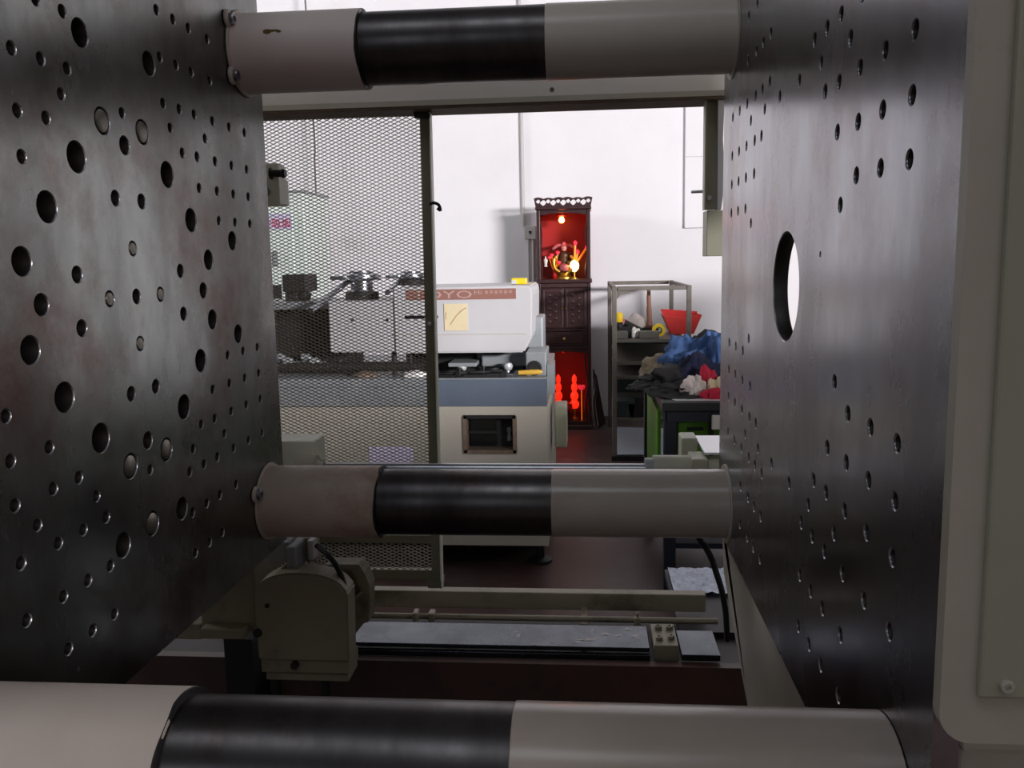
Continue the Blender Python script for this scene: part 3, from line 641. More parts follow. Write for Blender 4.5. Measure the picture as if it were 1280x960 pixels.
# right-hand end: castings under and beside the cover
obj('end_casting', bx(xp(655, 430, ym+.3), xp(680, 430, ym+.3), ym+.25, ym+.45, zs1, zp(670, 395, ym+.3), bev=.008), 'deckgrey', tm)
bm = bx(xp(656, 455), xp(682, 455), ym+.05, ym+.3, zs1+.004, zp(670, 442), bev=.005); ec = obj('end_casting', bm, 'deckgrey', tm)
q = at(668, 460, ym+.05); obj('port', lathe(Bm(), [(.03, 0), (.03, .003), (.022, .004), (.02, .001)], (q.x, ym+.05, q.z), (0, -1, 0), 24), 'cast', ec, smooth=True)
obj('clamp_beam', bx(xp(596, 452), xp(656, 452), ym+.15, ym+.3, zs1+.03, zp(620, 449), bev=.006), 'deckgrey', tm)
obj('clamp_beam', bx(xp(556, 460), xp(592, 460), ym+.08, ym+.25, zp(570, 462), zp(570, 457), bev=.003), 'deckgrey', tm)
obj('support', bx(cx0, cx0+.3, yc0+.2, yc0+.3, zs1, cbm+.02), 'cast', tm)
obj('support', bx(cx1-.25, cx1-.05, yc0+.2, yc0+.3, zs1, cbm+.02), 'deckgrey', tm)
for px in (493, 513): q = at(px, 450, ym+.1); obj('pillar', cyl(Bm(), (q.x, ym+.1, zs1), (q.x, ym+.1, cbm+.01), .011, n=14), 'cast', tm, smooth=True)
# dark mechanism left of the cover
obj('mechanism', bx(-1.75, c2x-.005, ym+.2, ym+.55, zs1, zp(380, 385, ym+.2), bev=.01), 'cast', tm)
obj('mechanism_cap', bx(-1.75, c2x+.02, ym+.12, ym+.5, zp(380, 387, ym+.12), zp(380, 378, ym+.12), bev=.004), 'deckgrey', tm)
for i in range(6): q = at(352+i*11, 440+(i % 3)*5, ym+.15); obj('fitting', lathe(Bm(), [(.02, 0), (.02, .03), (.012, .035), (.012, .06)], (q.x, ym+.15, q.z-.03), (0, -1, .3), 12), 'deckgrey', tm, smooth=True)
obj('tie_rod', cyl(Bm(), (-1.6, ym+.1, zs1+.04), (cx0+.1, ym+.1, zs1+.04), .02, n=18), 'cast', tm, smooth=True)
q = at(372, 356, ym+.3); bm = Bm(); box(bm, q.x-.05, q.x+.055, ym+.25, ym+.4, q.z-.03, q.z+.045, bev=.006); box(bm, q.x-.045, q.x+.01, ym+.26, ym+.38, q.z-.115, q.z-.03, bev=.006); obj('valve_head', bm, 'cast', tm)
obj('valve_neck', cyl(Bm(), (q.x+.0, ym+.3, q.z-.15), (q.x+.03, ym+.3, q.z-.03), .03, n=14), 'cast', tm, smooth=True)
# two chrome clamp heads with levers
def clamp_head(px, py, Y, sc_, label):
    q = at(px, py, Y); base = ct2 if px < 500 else ct
    t = thing('clamp_lever', label, 'clamp', (q.x, Y, base), 'chrome clamp heads on the white cover')
    obj('neck', lathe(Bm(), [(.062*sc_, 0), (.06*sc_, .03*sc_), (.045*sc_, .036*sc_), (.045*sc_, q.z-base), (.03*sc_, q.z-base)], (q.x, Y, base), (0, 0, 1), 28), 'bright', t, smooth=True)
    obj('collar', lathe(Bm(), [(.07*sc_, 0), (.068*sc_, .03*sc_), (.05*sc_, .034*sc_)], (q.x, Y, base), (0, 0, 1), 28), 'rubber', t, smooth=True)
    obj('head', lathe(Bm(), [(.02, 0), (.075*sc_, 0), (.08*sc_, .008*sc_), (.078*sc_, .022*sc_), (.05*sc_, .03*sc_), (.05*sc_, .036*sc_), (.02, .036*sc_)], (q.x, Y, q.z), (0, 0, 1), 32), 'bright', t, smooth=True)
    obj('head_arm', bx(q.x-.13*sc_, q.x-.03*sc_, Y-.02, Y+.02, q.z+.002, q.z+.018*sc_, bev=.004), 'bright', t)
    e = at(484, 366, 3.3); s = Vector((q.x-.05*sc_, Y-.01, q.z-.002))
    if px < 500: e = at(388, 389, 3.15)
    obj('lever', cyl(Bm(), s, e, .011*sc_, .013*sc_, n=14), 'bright', t, smooth=True)
    return t
clamp_head(452, 350, 3.42, 1.0, 'chrome clamp head with long lever, left one on the white cover')
clamp_head(514, 348, 3.62, .85, 'chrome clamp head with short lever, right one beside the gate stile')
# things on the machine
q = at(650, 349, 3.45); 
bm = Bm(); box(bm, q.x-.032, q.x+.03, 3.40, 3.46, ct+.0035, ct+.028, bev=.004); yt = thing('tape_measure', 'small yellow tape measure on top of the white cover', 'tape measure', (q.x, 3.43, ct))
obj('case', bm, 'yellow', yt); obj('belt_clip', bx(q.x-.03, q.x-.012, 3.396, 3.401, ct+.005, ct+.02), 'lightsteel', yt); obj('tape_tongue', bx(q.x+.029, q.x+.06, 3.425, 3.445, ct+.004, ct+.0055), 'yellow2', yt)
q = at(645, 466, 3.3); 
fl = thing('file_tool', 'yellow handled tool lying on the grey machine deck', 'tool', (q.x, 3.26, zs1+.006))
hx0, hx1 = xp(646, 467, 3.25), xp(678, 465, 3.25)
obj('handle', lathe(Bm(), [(.004, 0), (.009, .005), (.011, .05), (.010, hx1-hx0-.01), (.006, hx1-hx0)], (hx0, 3.25, zs1+.018), (1, 0, .03), 14), 'yellow2', fl, smooth=True)
obj('blade', bx(hx0-.07, hx0+.004, 3.243, 3.257, zs1+.012, zs1+.016), 'cast', fl)
tools = [('wrench', 560, 470, 'black wrench lying at the left end of the cluttered deck'), ('clamp_bar', 590, 466, 'black clamp bar lying in the middle of the cluttered deck'), ('socket_tool', 614, 468, 'dark socket tool lying beside the chrome knob on the deck')]
for i, (nm, px, py, lb) in enumerate(tools):
    Yt = 3.235+.03*i; q = at(px, py, Yt); z_ = zs1+.005
    t = thing(nm, lb, 'tool', (q.x, Yt, z_))
    obj('shank', tube(Bm(), smooth_path([(q.x-.05, Yt+.02, z_+.009), (q.x-.01, Yt, z_+.012), (q.x+.04, Yt+.01, z_+.012), (q.x+.07, Yt+.03, z_+.01)], 4), [.008]*13, 8), 'black', t, smooth=True)
    obj('jaw', prism(Bm(), [(q.x-.075, z_), (q.x-.03, z_), (q.x-.03, z_+.012), (q.x-.045, z_+.03), (q.x-.075, z_+.026), (q.x-.062, z_+.014)], 'Y', Yt+.01, Yt+.03, bev=.002), 'cast', t)
    obj('screw', lathe(Bm(), [(.005, 0), (.005, .02), (.009, .021), (.009, .03)], (q.x+.045, Yt+.01, z_+.005), (0, 0, 1), 10), 'black', t, smooth=True)
for nm, px, Yt, L_, m_, lb in (('hex_key', 556, 3.225, .05, 'black', 'short black hex key at the front left of the deck by the gate stile'), ('steel_bar', 604, 3.225, .08, 'cast', 'dark steel bar at the front of the deck among the tools'), ('spanner', 626, 3.24, .06, 'bright', 'bright spanner beside the yellow handled tool on the deck')):
    q = at(px, 472, Yt); z_ = zs1+.0045; t = thing(nm, lb, 'tool', (q.x, Yt, z_))
    obj('shank', bx(q.x-L_, q.x+L_*.8, Yt-.006, Yt+.006, z_, z_+.010, bev=.002), m_, t)
    obj('end', prism(Bm(), [(q.x+L_*.8, z_), (q.x+L_*1.15, z_), (q.x+L_*1.2, z_+.02), (q.x+L_, z_+.026), (q.x+L_*.8, z_+.012)], 'Y', Yt-.009, Yt+.009, bev=.002), m_, t)
for px, py, lb in ((578, 466, 'chrome knob at the left end of the tools on the deck'), (635, 461, 'chrome knob at the right end of the tools on the deck')):
    q = at(px, py, 3.3); tag(obj('chrome_knob', lathe(Bm(), [(.005, 0), (.008, .005), (.006, .015), (.016, .022), (.02, .034), (.016, .046), (.004, .05)], (q.x, 3.3, zs1+.004), (0, 0, 1), 20), 'lightsteel', smooth=True), lb, 'knob')
# crumpled plastic on deck behind the mesh
def crumple(name, ctr, sx, sy, sz, m, seed, label, cat, sub=3, amp=.35, fold=5, parent=None):
    rnd = random.Random(seed); bm = Bm(); bmesh.ops.create_icosphere(bm, subdivisions=sub, radius=1)
    dirs = [(Vector((rnd.gauss(0, 1), rnd.gauss(0, 1), rnd.gauss(0, 1))).normalized(), rnd.uniform(2, fold), rnd.uniform(0, 6), rnd.uniform(.3, 1)) for _ in range(9)]
    fine = [(Vector((rnd.gauss(0, 1), rnd.gauss(0, 1), rnd.gauss(0, .6))).normalized(), rnd.uniform(7, 13), rnd.uniform(0, 6)) for _ in range(5)]
    for v in bm.verts:
        n = v.co.normalized(); d = 1
        for u, f, ph in fine: d += amp*.09*(1-abs(math.sin(f*u.dot(n)+ph+1.5*math.sin(3*n.x+ph))))**2
        for u, f, ph, a in dirs: d += amp/5*a*(math.sin(f*u.dot(n)*1.6+ph)+.35*(1-2*abs(math.sin(f*u.dot(n)*3.1+ph*2))))
        d *= 1
        z = n.z*d
        if n.z < 0: z = max(z, -.18)*1
        v.co = Vector((ctr[0]+n.x*d*sx, ctr[1]+n.y*d*sy, ctr[2]+(z+.18)*sz))
    o = obj(name, bm, m, parent, smooth=False)
    for p in o.data.polygons: p.use_smooth = True
    if label: tag(o, label, cat)
    return o
q = at(518, 468, 3.26); crumple('plastic_bag', (q.x, 3.27, zs1+.004), .055, .04, .02, 'porcelain', 3, 'crumpled clear plastic bag on the deck beside the gate stile', 'bag')
q = at(455, 468, 3.26); crumple('rag', (q.x, 3.27, zs1+.004), .05, .04, .022, 'stain', 5, 'brown rag on the machine deck behind the mesh', 'rag')

# ------------------------------------------------------------------ back wall details
yw = YB
cdt = thing('conduit', 'grey pipe running down the white wall to a switch', 'conduit', (at(653, 330, yw-.02).x, yw-.02, 1.0))
x_ = at(653, 200, yw-.02).x
obj('pipe', cyl(Bm(), (x_, yw-.02, at(657, 285, yw).z), (x_-.004, yw-.02, ZC), .013, n=14), 'pvc', cdt, smooth=True)
q = at(663, 291, yw); sb = obj('switch_plate', bx(q.x-.045, q.x+.045, yw-.045, yw, q.z-.05, q.z+.05, bev=.004), 'pvc', cdt)
obj('switch_key', prism(Bm(), [(q.x-.012, q.z+.012), (q.x+.012, q.z+.012), (q.x, q.z-.014)], 'Y', yw-.05, yw-.045), 'black', sb)
for dx in (-.015, .02): obj('pipe', cyl(Bm(), (q.x+dx, yw-.02, .35), (q.x+dx, yw-.02, q.z-.05), .011, n=12), 'pvc', cdt, smooth=True)
wb = thing('wall_board', 'plain white board on the wall beside the right platen', 'board', (1.1, yw, 1.5))
q0 = at(857, 130, yw-.03); q1 = at(905, 284, yw-.03); obj('board', bx(q0.x, q0.x+1.0, yw-.03, yw, q1.z, q1.z+1.1, bev=.003), 'wall', wb)
obj('seam', bx(q0.x+.001, q0.x+1.0, yw-.031, yw-.0295, at(860, 197, yw).z, at(860, 197, yw).z+.006), 'pvc', wb)
hc = thing('pull_cord', 'thin cord with brass hook hanging in front of the white wall, behind the mesh', 'cord', (at(400, 298, yw-.15).x, yw-.15, at(400, 298, yw-.15).z))
q = at(399, 290, yw-.15); qt = at(391, 140, yw-.15)
obj('cord', tube(Bm(), smooth_path([(qt.x-.05, yw-.15, ZC), (qt.x, yw-.15, qt.z), at(393, 200, yw-.15), at(396, 260, yw-.15), q]), .0065, 8), 'cord', hc, smooth=True)
bm = lathe(Bm(), [(.01, 0), (.02, .005), (.045, .05), (.05, .06), (.045, .062), (.02, .02)], (q.x, yw-.15, q.z-.05), (0, 0, 1), 16); obj('cap', bm, 'brass', hc, smooth=True)
bm = Bm(); tube(bm, [(q.x+.035*math.cos(a*PI/8), yw-.15, q.z-.05+.035*math.sin(a*PI/8)) for a in range(16)], .009, 8); obj('hook', bm, 'brass', hc, smooth=True)
# electrical cabinet with the no-smoking sign
ye = 4.6
ecb = thing('control_cabinet', 'tall pale green cabinet with red lettered sign behind the mesh', 'cabinet', (-1.9, ye+.2, 0))
exr = xp(381, 290, ye); ezt = zp(360, 241, ye)
obj('body', bx(exr-.75, exr, ye, ye+.45, 0.05, ezt, bev=.006), 'cabinet', ecb)
obj('under_box', bx(exr-.73, exr-.02, ye+.03, ye+.42, 0, .05), 'cast', ecb)
obj('top_cap', bx(exr-.76, exr+.005, ye-.01, ye+.46, ezt, ezt+.012), 'deckgrey', ecb)
ed = obj('door', bx(exr-.70, xp(367, 300, ye), ye-.012, ye, .3, zp(360, 268, ye), bev=.003), 'cabinet', ecb)
obj('door_handle', bx(xp(344, 325, ye), xp(349, 325, ye), ye-.03, ye-.012, zp(347, 333, ye), zp(347, 314, ye), bev=.002), 'deckgrey', ed)
obj('vent', bx(xp(341, 380, ye), xp(354, 380, ye), ye-.014, ye-.010, zp(347, 378, ye), zp(347, 356, ye)), 'cast', ed)
sg = obj('sign', bx(xp(338, 280, ye)-.34, xp(366, 280, ye), ye-.016, ye-.012, zp(350, 287, ye), zp(350, 267, ye)), 'signbase', ecb)
wch = xp(366, 280, ye)-xp(341, 280, ye)
text_obj('禁止吸烟', wch*.48, (xp(366, 280, ye)-2*wch+.01, ye-.0175, zp(350, 284, ye)), 'signpink', sg, width=2*wch-.02)

# ------------------------------------------------------------------ shrine
ya, yb_ = 6.0, 6.38
ax0, ax1 = xp(673, 400, ya), xp(738, 400, ya)
sr = thing('wooden_shrine', 'dark carved wooden shrine cabinet with red lit niches against the wall', 'shrine', ((ax0+ax1)/2, 6.19, 0))
zt_, zcnt, zdr, zlow = zp(704, 262, ya), zp(704, 349, ya), zp(704, 433, ya), zp(704, 532, ya)
zdoor = zp(704, 412, ya); aw = ax1-ax0
for xa_ in (ax0, ax1-.018): obj('side_panel', bx(xa_, xa_+.018, ya+.02, yb_, 0, zt_), 'wood', sr)
for xa_ in (ax0-.004, ax1-.020): obj('front_post', bx(xa_, xa_+.024, ya, ya+.03, 0, zt_, bev=.003), 'wood', sr)
obj('back_panel', bx(ax0+.018, ax1-.018, yb_-.012, yb_, zcnt, zt_), 'woodred', sr)
obj('back_panel', bx(ax0+.018, ax1-.018, yb_-.012, yb_, .05, zdr), 'woodred', sr)
obj('counter', bx(ax0-.012, ax1+.014, ya-.02, yb_, zcnt-.028, zcnt, bev=.005), 'wood', sr)
obj('roof', bx(ax0-.012, ax1+.012, ya-.018, yb_, zt_, zt_+.022, bev=.006), 'wood', sr)
obj('base', bx(ax0, ax1, ya+.01, yb_, 0, .055), 'wood', sr)
obj('base_step', bx(ax0-.004, ax1+.004, ya-.02, ya+.02, 0, .03, bev=.003), 'wood', sr)
obj('rail', bx(ax0+.018, ax1-.018, ya+.004, ya+.03, zdr-.02, zdr, bev=.003), 'wood', sr)
obj('floor_board', bx(ax0+.018, ax1-.018, ya+.03, yb_-.012, zdr-.012, zdr), 'wood', sr)
obj('rail', bx(ax0+.018, ax1-.018, ya+.004, ya+.03, zdoor-.012, zdoor+.004, bev=.003), 'wood', sr)
obj('carcass', bx(ax0+.018, ax1-.018, ya+.03, yb_-.012, zdr, zcnt-.028), 'wood', sr)
obj('frieze', bx(ax0+.018, ax1-.018, ya+.006, ya+.026, zcnt-.06, zcnt-.028, bev=.004), 'carve', sr)
# arched valance over the niches
def valance(ztop, h):
    n = 14; poly = [(ax0+.018, ztop), (ax1-.018, ztop)]; bot = []
    for i in range(n+1):
        u = i/n; d = h*(.45+.55*abs(2*u-1)**1.5)+.006*abs(math.sin(u*PI*5)); bot.append((ax1-.018-(aw-.036)*u, ztop-d))
    return prism(Bm(), poly+bot, 'Y', ya+.008, ya+.024)
obj('valance', valance(zt_, .034), 'wood', sr); obj('valance', valance(zdr-.02, .03), 'wood', sr)
# crown: pierced crest with scalloped top
cz0, cz1 = zt_+.022, zp(704, 246, ya)
cw0, cw1 = ax0-.02, ax1+.02
outer = [(cw0+.012, cz0), (cw1-.012, cz0)]; n = 48
for i in range(n+1):
    u = 1-i/n; outer.append((cw0+(cw1-cw0)*u, cz1-.012+.008*abs(math.sin(u*PI*6))+.008*math.cos((u-.5)*PI*2)**2*.5))
holes_ = []
for i in range(11):
    u = (i+.5)/11; r1 = .017 if i % 2 else .012; holes_.append((cw0+(cw1-cw0)*(.03+.94*u), cz0+(cz1-cz0)*(.42 if i % 2 else .56), r1))
pts = [Vector(p) for p in outer]; ed_ = [(i, (i+1) % len(outer)) for i in range(len(outer))]; lps = []
for (hx, hz, r) in holes_:
    s = len(pts); k = 10
    for i in range(k): pts.append(Vector((hx+r*1.0*math.cos(2*PI*i/k)*(1+.3*math.cos(4*PI*i/k)), hz+r*math.sin(2*PI*i/k)*(1+.25*math.sin(i)))))
    ed_ += [(s+i, s+(i+1) % k) for i in range(k)]; lps.append((s, k))
vo, eo, fo, _, _, _ = delaunay_2d_cdt(pts, ed_, [], 0, 1e-6, True)
def crest_mesh():
    bm = Bm(); F = [bm.verts.new((v.x, ya-.006, v.y)) for v in vo]; G = [bm.verts.new((v.x, ya+.010, v.y)) for v in vo]
    from collections import Counter
    cnt = Counter(); keep = []
    def inside(c, poly):
        r = False; j = len(poly)-1
        for i in range(len(poly)):
            a, b_ = poly[i], poly[j]
            if (a[1] > c[1]) != (b_[1] > c[1]) and c[0] < (b_[0]-a[0])*(c[1]-a[1])/(b_[1]-a[1])+a[0]: r = not r
            j = i
        return r
    for f in fo:
        c = sum((vo[i] for i in f), Vector((0, 0)))/len(f)
        if not inside(c, outer): continue
        if any(inside(c, pts[s:s+k]) for s, k in lps): continue
        keep.append(f)
        for a, b_ in zip(f, f[1:]+f[:1]): cnt[frozenset((a, b_))] += 1
    for f in keep:
        bm.faces.new([F[i] for i in f]); bm.faces.new([G[i] for i in f][::-1])
        for a, b_ in zip(f, f[1:]+f[:1]):
            if cnt[frozenset((a, b_))] == 1: bm.faces.new((F[a], F[b_], G[b_], G[a]))
    bmesh.ops.delete(bm, geom=[v for v in bm.verts if not v.link_faces], context='VERTS')
    return bm
obj('crest', crest_mesh(), 'wood', sr)
# doors with raised frame and carved panel
dz0, dz1 = zdoor+.006, zcnt-.064
for k in range(2):
    x0_ = ax0+.022+(aw-.044)/2*k+.002; x1_ = x0_+(aw-.044)/2-.004
    d = obj('door', bx(x0_, x1_, ya+.006, ya+.028, dz0, dz1, bev=.002), 'wood', sr)
    f_ = .022
    for (a, b_, c_, e_) in ((x0_+.008, x0_+f_, dz0+.01, dz1-.01), (x1_-f_, x1_-.008, dz0+.01, dz1-.01), (x0_+f_, x1_-f_, dz0+.01, dz0+f_+.006), (x0_+f_, x1_-f_, dz1-f_-.006, dz1-.01)): obj('moulding', bx(a, b_, ya-.001, ya+.006, c_, e_, bev=.003), 'carve', d)
    rnd = random.Random(k); bm = Bm(); xm = (x0_+x1_)/2
    tube(bm, smooth_path([(xm+.02*math.sin(i*1.3+k), ya+.005, dz0+.045+(dz1-dz0-.09)*i/6) for i in range(7)], 4), .005, 6)
    for i in range(9):
        zc_ = dz0+.05+(dz1-dz0-.1)*i/8; s_ = 1 if i % 2 else -1
        lathe(bm, [(.004, 0), (.013, .003), (.008, .007), (.001, .008)], (xm+s_*.022, ya+.006, zc_), (0, -1, 0), 8)
    obj('carving', bm, 'carve', d, smooth=True)
    obj('door_pull', lathe(Bm(), [(.003, 0), (.003, .006), (.007, .009), (.004, .013)], (x1_-.012 if k == 0 else x0_+.012, ya+.004, (dz0+dz1)/2), (0, -1, 0), 10), 'brass', d, smooth=True)
dr = obj('drawer', bx(ax0+.024, ax1-.024, ya+.004, ya+.028, zdr+.004, zdoor-.016, bev=.003), 'wood', sr)
obj('drawer_panel', bx(ax0+.05, ax1-.05, ya-.001, ya+.005, zdr+.018, zdoor-.03, bev=.004), 'carve', dr)
obj('drawer_pull', lathe(Bm(), [(.004, 0), (.004, .008), (.011, .012), (.006, .016)], ((ax0+ax1)/2, ya, (zdr+zdoor)/2-.006), (0, -1, 0), 12), 'brass', dr, smooth=True)
for xa_, s_ in ((ax0+.032, 1), (ax1-.032, -1)):
    bm = Bm(); tube(bm, smooth_path([(xa_+s_*.01*math.sin(i*1.1), ya+.016, .06+(zdr-.1)*i/8) for i in range(9)], 4), .008, 6); obj('carved_bracket', bm, 'carve', sr, smooth=True)
    bm = Bm(); tube(bm, smooth_path([(xa_-s_*.008+s_*.006*math.sin(i*1.4), ya+.016, zcnt+(zt_-zcnt-.04)*i/8) for i in range(9)], 4), .007, 6); obj('carved_bracket', bm, 'carve', sr, smooth=True)
# bulb in the upper niche
axm = (ax0+ax1)/2
def bulb(x, y, z, r, label, e, m='glowbulb'):
    t = thing('niche_bulb', label, 'bulb', (x, y, z)); obj('socket', lathe(Bm(), [(r*1.6, 0), (r*1.6, r*.5), (r*.8, r*.9)], (x, y, z+r*2.4), (0, 0, -1), 14), 'woodred', t, smooth=True)
    obj('glass_bulb', lathe(Bm(), [(r*.6, 0), (r*.7, r*.3), (r, r*1.0), (r*.9, r*1.5), (r*.5, r*1.9), (r*.05, r*2)], (x, y, z+r*1.5), (0, 0, -1), 16), m, t, smooth=True)
    l = bpy.data.lights.new('bulb_light', 'POINT'); l.energy = e; l.color = (1, .16, .06); l.shadow_soft_size = r; lo = bpy.data.objects.new('bulb_light', l); C.objects.link(lo); lo.location = (x, y-.05, z-.035)
    return t
bulb(xp(702, 275, 6.14), 6.14, zp(702, 277, 6.14), .022, 'glowing red bulb at the top of the upper shrine niche', .55)
bulb(xp(704, 440, 6.14), 6.14, zdr-.06, .012, 'small red bulb at the top of the lower shrine niche', .2, 'woodred')
# statue: seated robed figure
sx, sy, sz = xp(705, 320, 6.18), 6.2, zcnt
fg = thing('deity_statue', 'small seated robed statue with raised sleeves in the upper niche', 'statue', (sx, sy, sz))
obj('pedestal', lathe(Bm(), [(.075, 0), (.075, .012), (.05, .02), (.045, .03), (.062, .038), (.062, .046)], (sx, sy, sz), (0, 0, 1), 24), 'gold', fg, smooth=True)
bm = lathe(Bm(), [(.06, .046), (.075, .06), (.07, .09), (.05, .12), (.048, .15), (.044, .18), (.02, .195), (.017, .205)], (sx, sy, sz), (0, 0, 1), 24)
for s in (-1, 1):
    tube(bm, smooth_path([(sx+s*.035, sy, sz+.178), (sx+s*.065, sy-.015, sz+.155), (sx+s*.06, sy-.05, sz+.12), (sx+s*.02, sy-.065, sz+.115)], 5), [.02, .021, .022, .022, .022, .022, .022, .022, .022, .022, .021, .02, .018, .016, .013, .010], 10)
    tube(bm, smooth_path([(sx+s*.03, sy-.02, sz+.07), (sx+s*.06, sy-.06, sz+.075), (sx+s*.045, sy-.075, sz+.05)], 5), .024, 10)
obj('robe', bm, 'robedark', fg, smooth=True)
bm = lathe(Bm(), [(.004, 0), (.017, .006), (.022, .02), (.022, .032), (.016, .045), (.004, .05)], (sx, sy-.004, sz+.198), (0, 0, 1), 18)
lathe(bm, [(.004, 0), (.0025, .006)], (sx, sy-.025, sz+.222), (0, -1, -.4), 8); obj('head', bm, 'skin', fg, smooth=True)
bm = lathe(Bm(), [(.024, 0), (.026, .008), (.02, .02), (.012, .03), (.003, .036)], (sx, sy, sz+.234), (0, 0, 1), 18); obj('crown', bm, 'robe', fg, smooth=True)
for s in (-1, 1): obj('crown_wing', tube(Bm(), smooth_path([(sx+s*.02, sy, sz+.246), (sx+s*.05, sy, sz+.24), (sx+s*.085, sy-.005, sz+.216)], 5), [.008, .01, .011, .012, .012, .012, .012, .012, .012, .011, .008], 8), 'robe', fg, smooth=True)
obj('sash', tube(Bm(), [(sx+.06*math.sin(a/8*PI*2-1.2)*.9, sy-.045-.03*math.cos(a/8*PI*2-1.2), sz+.10-.004*a) for a in range(5)], .010, 8), 'gold', fg, smooth=True)
obj('front_ball', lathe(Bm(), [(.004, 0), (.028, .012), (.036, .032), (.03, .052), (.006, .064)], (sx, sy-.10, sz+.048), (0, 0, 1), 18), 'robe', fg, smooth=True)
for s in (-1, 1): obj('collar_petal', tube(Bm(), smooth_path([(sx+s*.03, sy-.11, sz+.05), (sx+s*.065, sy-.11, sz+.08), (sx+s*.07, sy-.1, sz+.14), (sx+s*.045, sy-.1, sz+.165)], 5), [.012]*14+[.008, .005], 8), 'gold', fg, smooth=True)
# lotus lamp
lx, ly = xp(718, 325, 6.1), 6.1
lt = thing('lotus_lamp', 'glowing yellow lotus lamp with pink buds beside the statue', 'lamp', (lx, ly, zcnt))
obj('stand', lathe(Bm(), [(.02, 0), (.02, .006), (.006, .012), (.006, .06)], (lx, ly, zcnt), (0, 0, 1), 14), 'gold', lt, smooth=True)
obj('lamp_glass', lathe(Bm(), [(.01, 0), (.028, .02), (.034, .045), (.026, .07), (.012, .085)], (lx, ly, zcnt+.05), (0, 0, 1), 18), 'glowlotus', lt, smooth=True)
for (tx, ty) in ((719, 305), (733, 310), (722, 316)):
    e = at(tx, ty, ly); st_ = obj('stem', tube(Bm(), smooth_path([(lx, ly, zcnt+.10), ((lx+e.x)/2, ly-.01, (zcnt+.11+e.z)/2-.008), e], 5), [.008]*11, 8), 'orange', lt, smooth=True)
    obj('bud', lathe(Bm(), [(.004, 0), (.013, .008), (.016, .02), (.01, .032), (.002, .038)], e-Vector((0, 0, .012)), (.25 if tx > 725 else 0, 0, 1), 14), 'pinkglow', st_, smooth=True)
l = bpy.data.lights.new('lotus_light', 'POINT'); l.energy = .2; l.color = (1, .6, .25); l.shadow_soft_size = .03; lo = bpy.data.objects.new('lotus_light', l); C.objects.link(lo); lo.location = (lx, ly-.06, zcnt+.12)
tag(obj('offering_cup', lathe(Bm(), [(.012, 0), (.014, .004), (.009, .012), (.013, .03), (.016, .048), (.006, .06), (.003, .075)], (xp(682, 325, 6.08), 6.08, zp(682, 330, 6.08)-.02 if zp(682, 330, 6.08)-.02 > zcnt else zcnt), (0, 0, 1), 16), 'porcelain', smooth=True), 'small white cup at the left of the upper niche', 'cup')
fl2 = thing('flower_spray', 'red flower spray at the left of the statue in the niche', 'flowers', (xp(692, 330, 6.12), 6.12, zcnt))
fx = xp(693, 330, 6.12)
obj('vase', lathe(Bm(), [(.014, 0), (.022, .02), (.014, .045), (.018, .055)], (fx, 6.12, zcnt), (0, 0, 1), 14), 'woodred', fl2, smooth=True)
for i in range(5):
    e = Vector((fx+.035*math.cos(i*1.3+.3), 6.12+.02*math.sin(i*2), zcnt+.11+.018*i)); st_ = obj('stem', tube(Bm(), [(fx, 6.12, zcnt+.05), ((fx+e.x)/2, 6.12, zcnt+.085), e], .003, 6), 'orange', fl2, smooth=True)
    obj('bloom', lathe(Bm(), [(.003, 0), (.014, .006), (.016, .012), (.008, .02)], e, (0, -.6, 1), 12), 'pinkglow', st_, smooth=True)
# lower niche: two red candle lamps, incense pot, bowl
for px, lb in ((698, 'glowing red candle lamp, left one in the lower niche'), (718, 'glowing red candle lamp, right one in the lower niche')):
    x = xp(px, 490, 6.1); zb0 = zp(px, 510, 6.1); zt0 = zp(px, 468, 6.1)
    t = thing('candle_lamp', lb, 'candle lamp', (x, 6.1, .055), 'red candle lamps in the lower niche')
    obj('stand', lathe(Bm(), [(.03, 0), (.03, .01), (.01, .02), (.01, zb0-.055)], (x, 6.1, .055), (0, 0, 1), 16), 'gold', t, smooth=True)
    hL = zt0-zb0; obj('glowing_tube', lathe(Bm(), [(.024, 0), (.034, hL*.08), (.034, hL*.16), (.018, hL*.24), (.030, hL*.32), (.028, hL*.42), (.014, hL*.5), (.024, hL*.58), (.022, hL*.68), (.011, hL*.75), (.018, hL*.82), (.016, hL*.92), (.004, hL)], (x, 6.1, zb0), (0, 0, 1), 18), 'glowred', t, smooth=True)
l = bpy.data.lights.new('candle_light', 'POINT'); l.energy = .09; l.color = (1, .08, .03); l.shadow_soft_size = .03; lo = bpy.data.objects.new('candle_light', l); C.objects.link(lo); lo.location = (xp(708, 490, 6.1), 6.07, zp(708, 480, 6.1))
x = xp(709, 505, 6.08); t = thing('incense_pot', 'red incense pot between the candle lamps', 'pot', (x, 6.07, .055))
zpz = zp(709, 515, 6.07); obj('bowl', lathe(Bm(), [(.012, 0), (.035, .015), (.042, .04), (.036, .06), (.042, .066), (.03, .066), (.03, .05)], (x, 6.07, zpz), (0, 0, 1), 20), 'redbin', t, smooth=True)
obj('pedestal', lathe(Bm(), [(.04, 0), (.03, .02), (.02, zpz-.055)], (x, 6.07, .055), (0, 0, 1), 18), 'wood', t, smooth=True)
t = thing('lotus_flower', 'pink plastic lotus at the right of the lower niche', 'flower', (xp(727, 500, 6.08), 6.08, .055)); x = xp(727, 488, 6.08); z_ = zp(727, 486, 6.08)
obj('stem', cyl(Bm(), (x, 6.08, .055), (x, 6.08, z_), .004, n=8), 'orange', t, smooth=True)
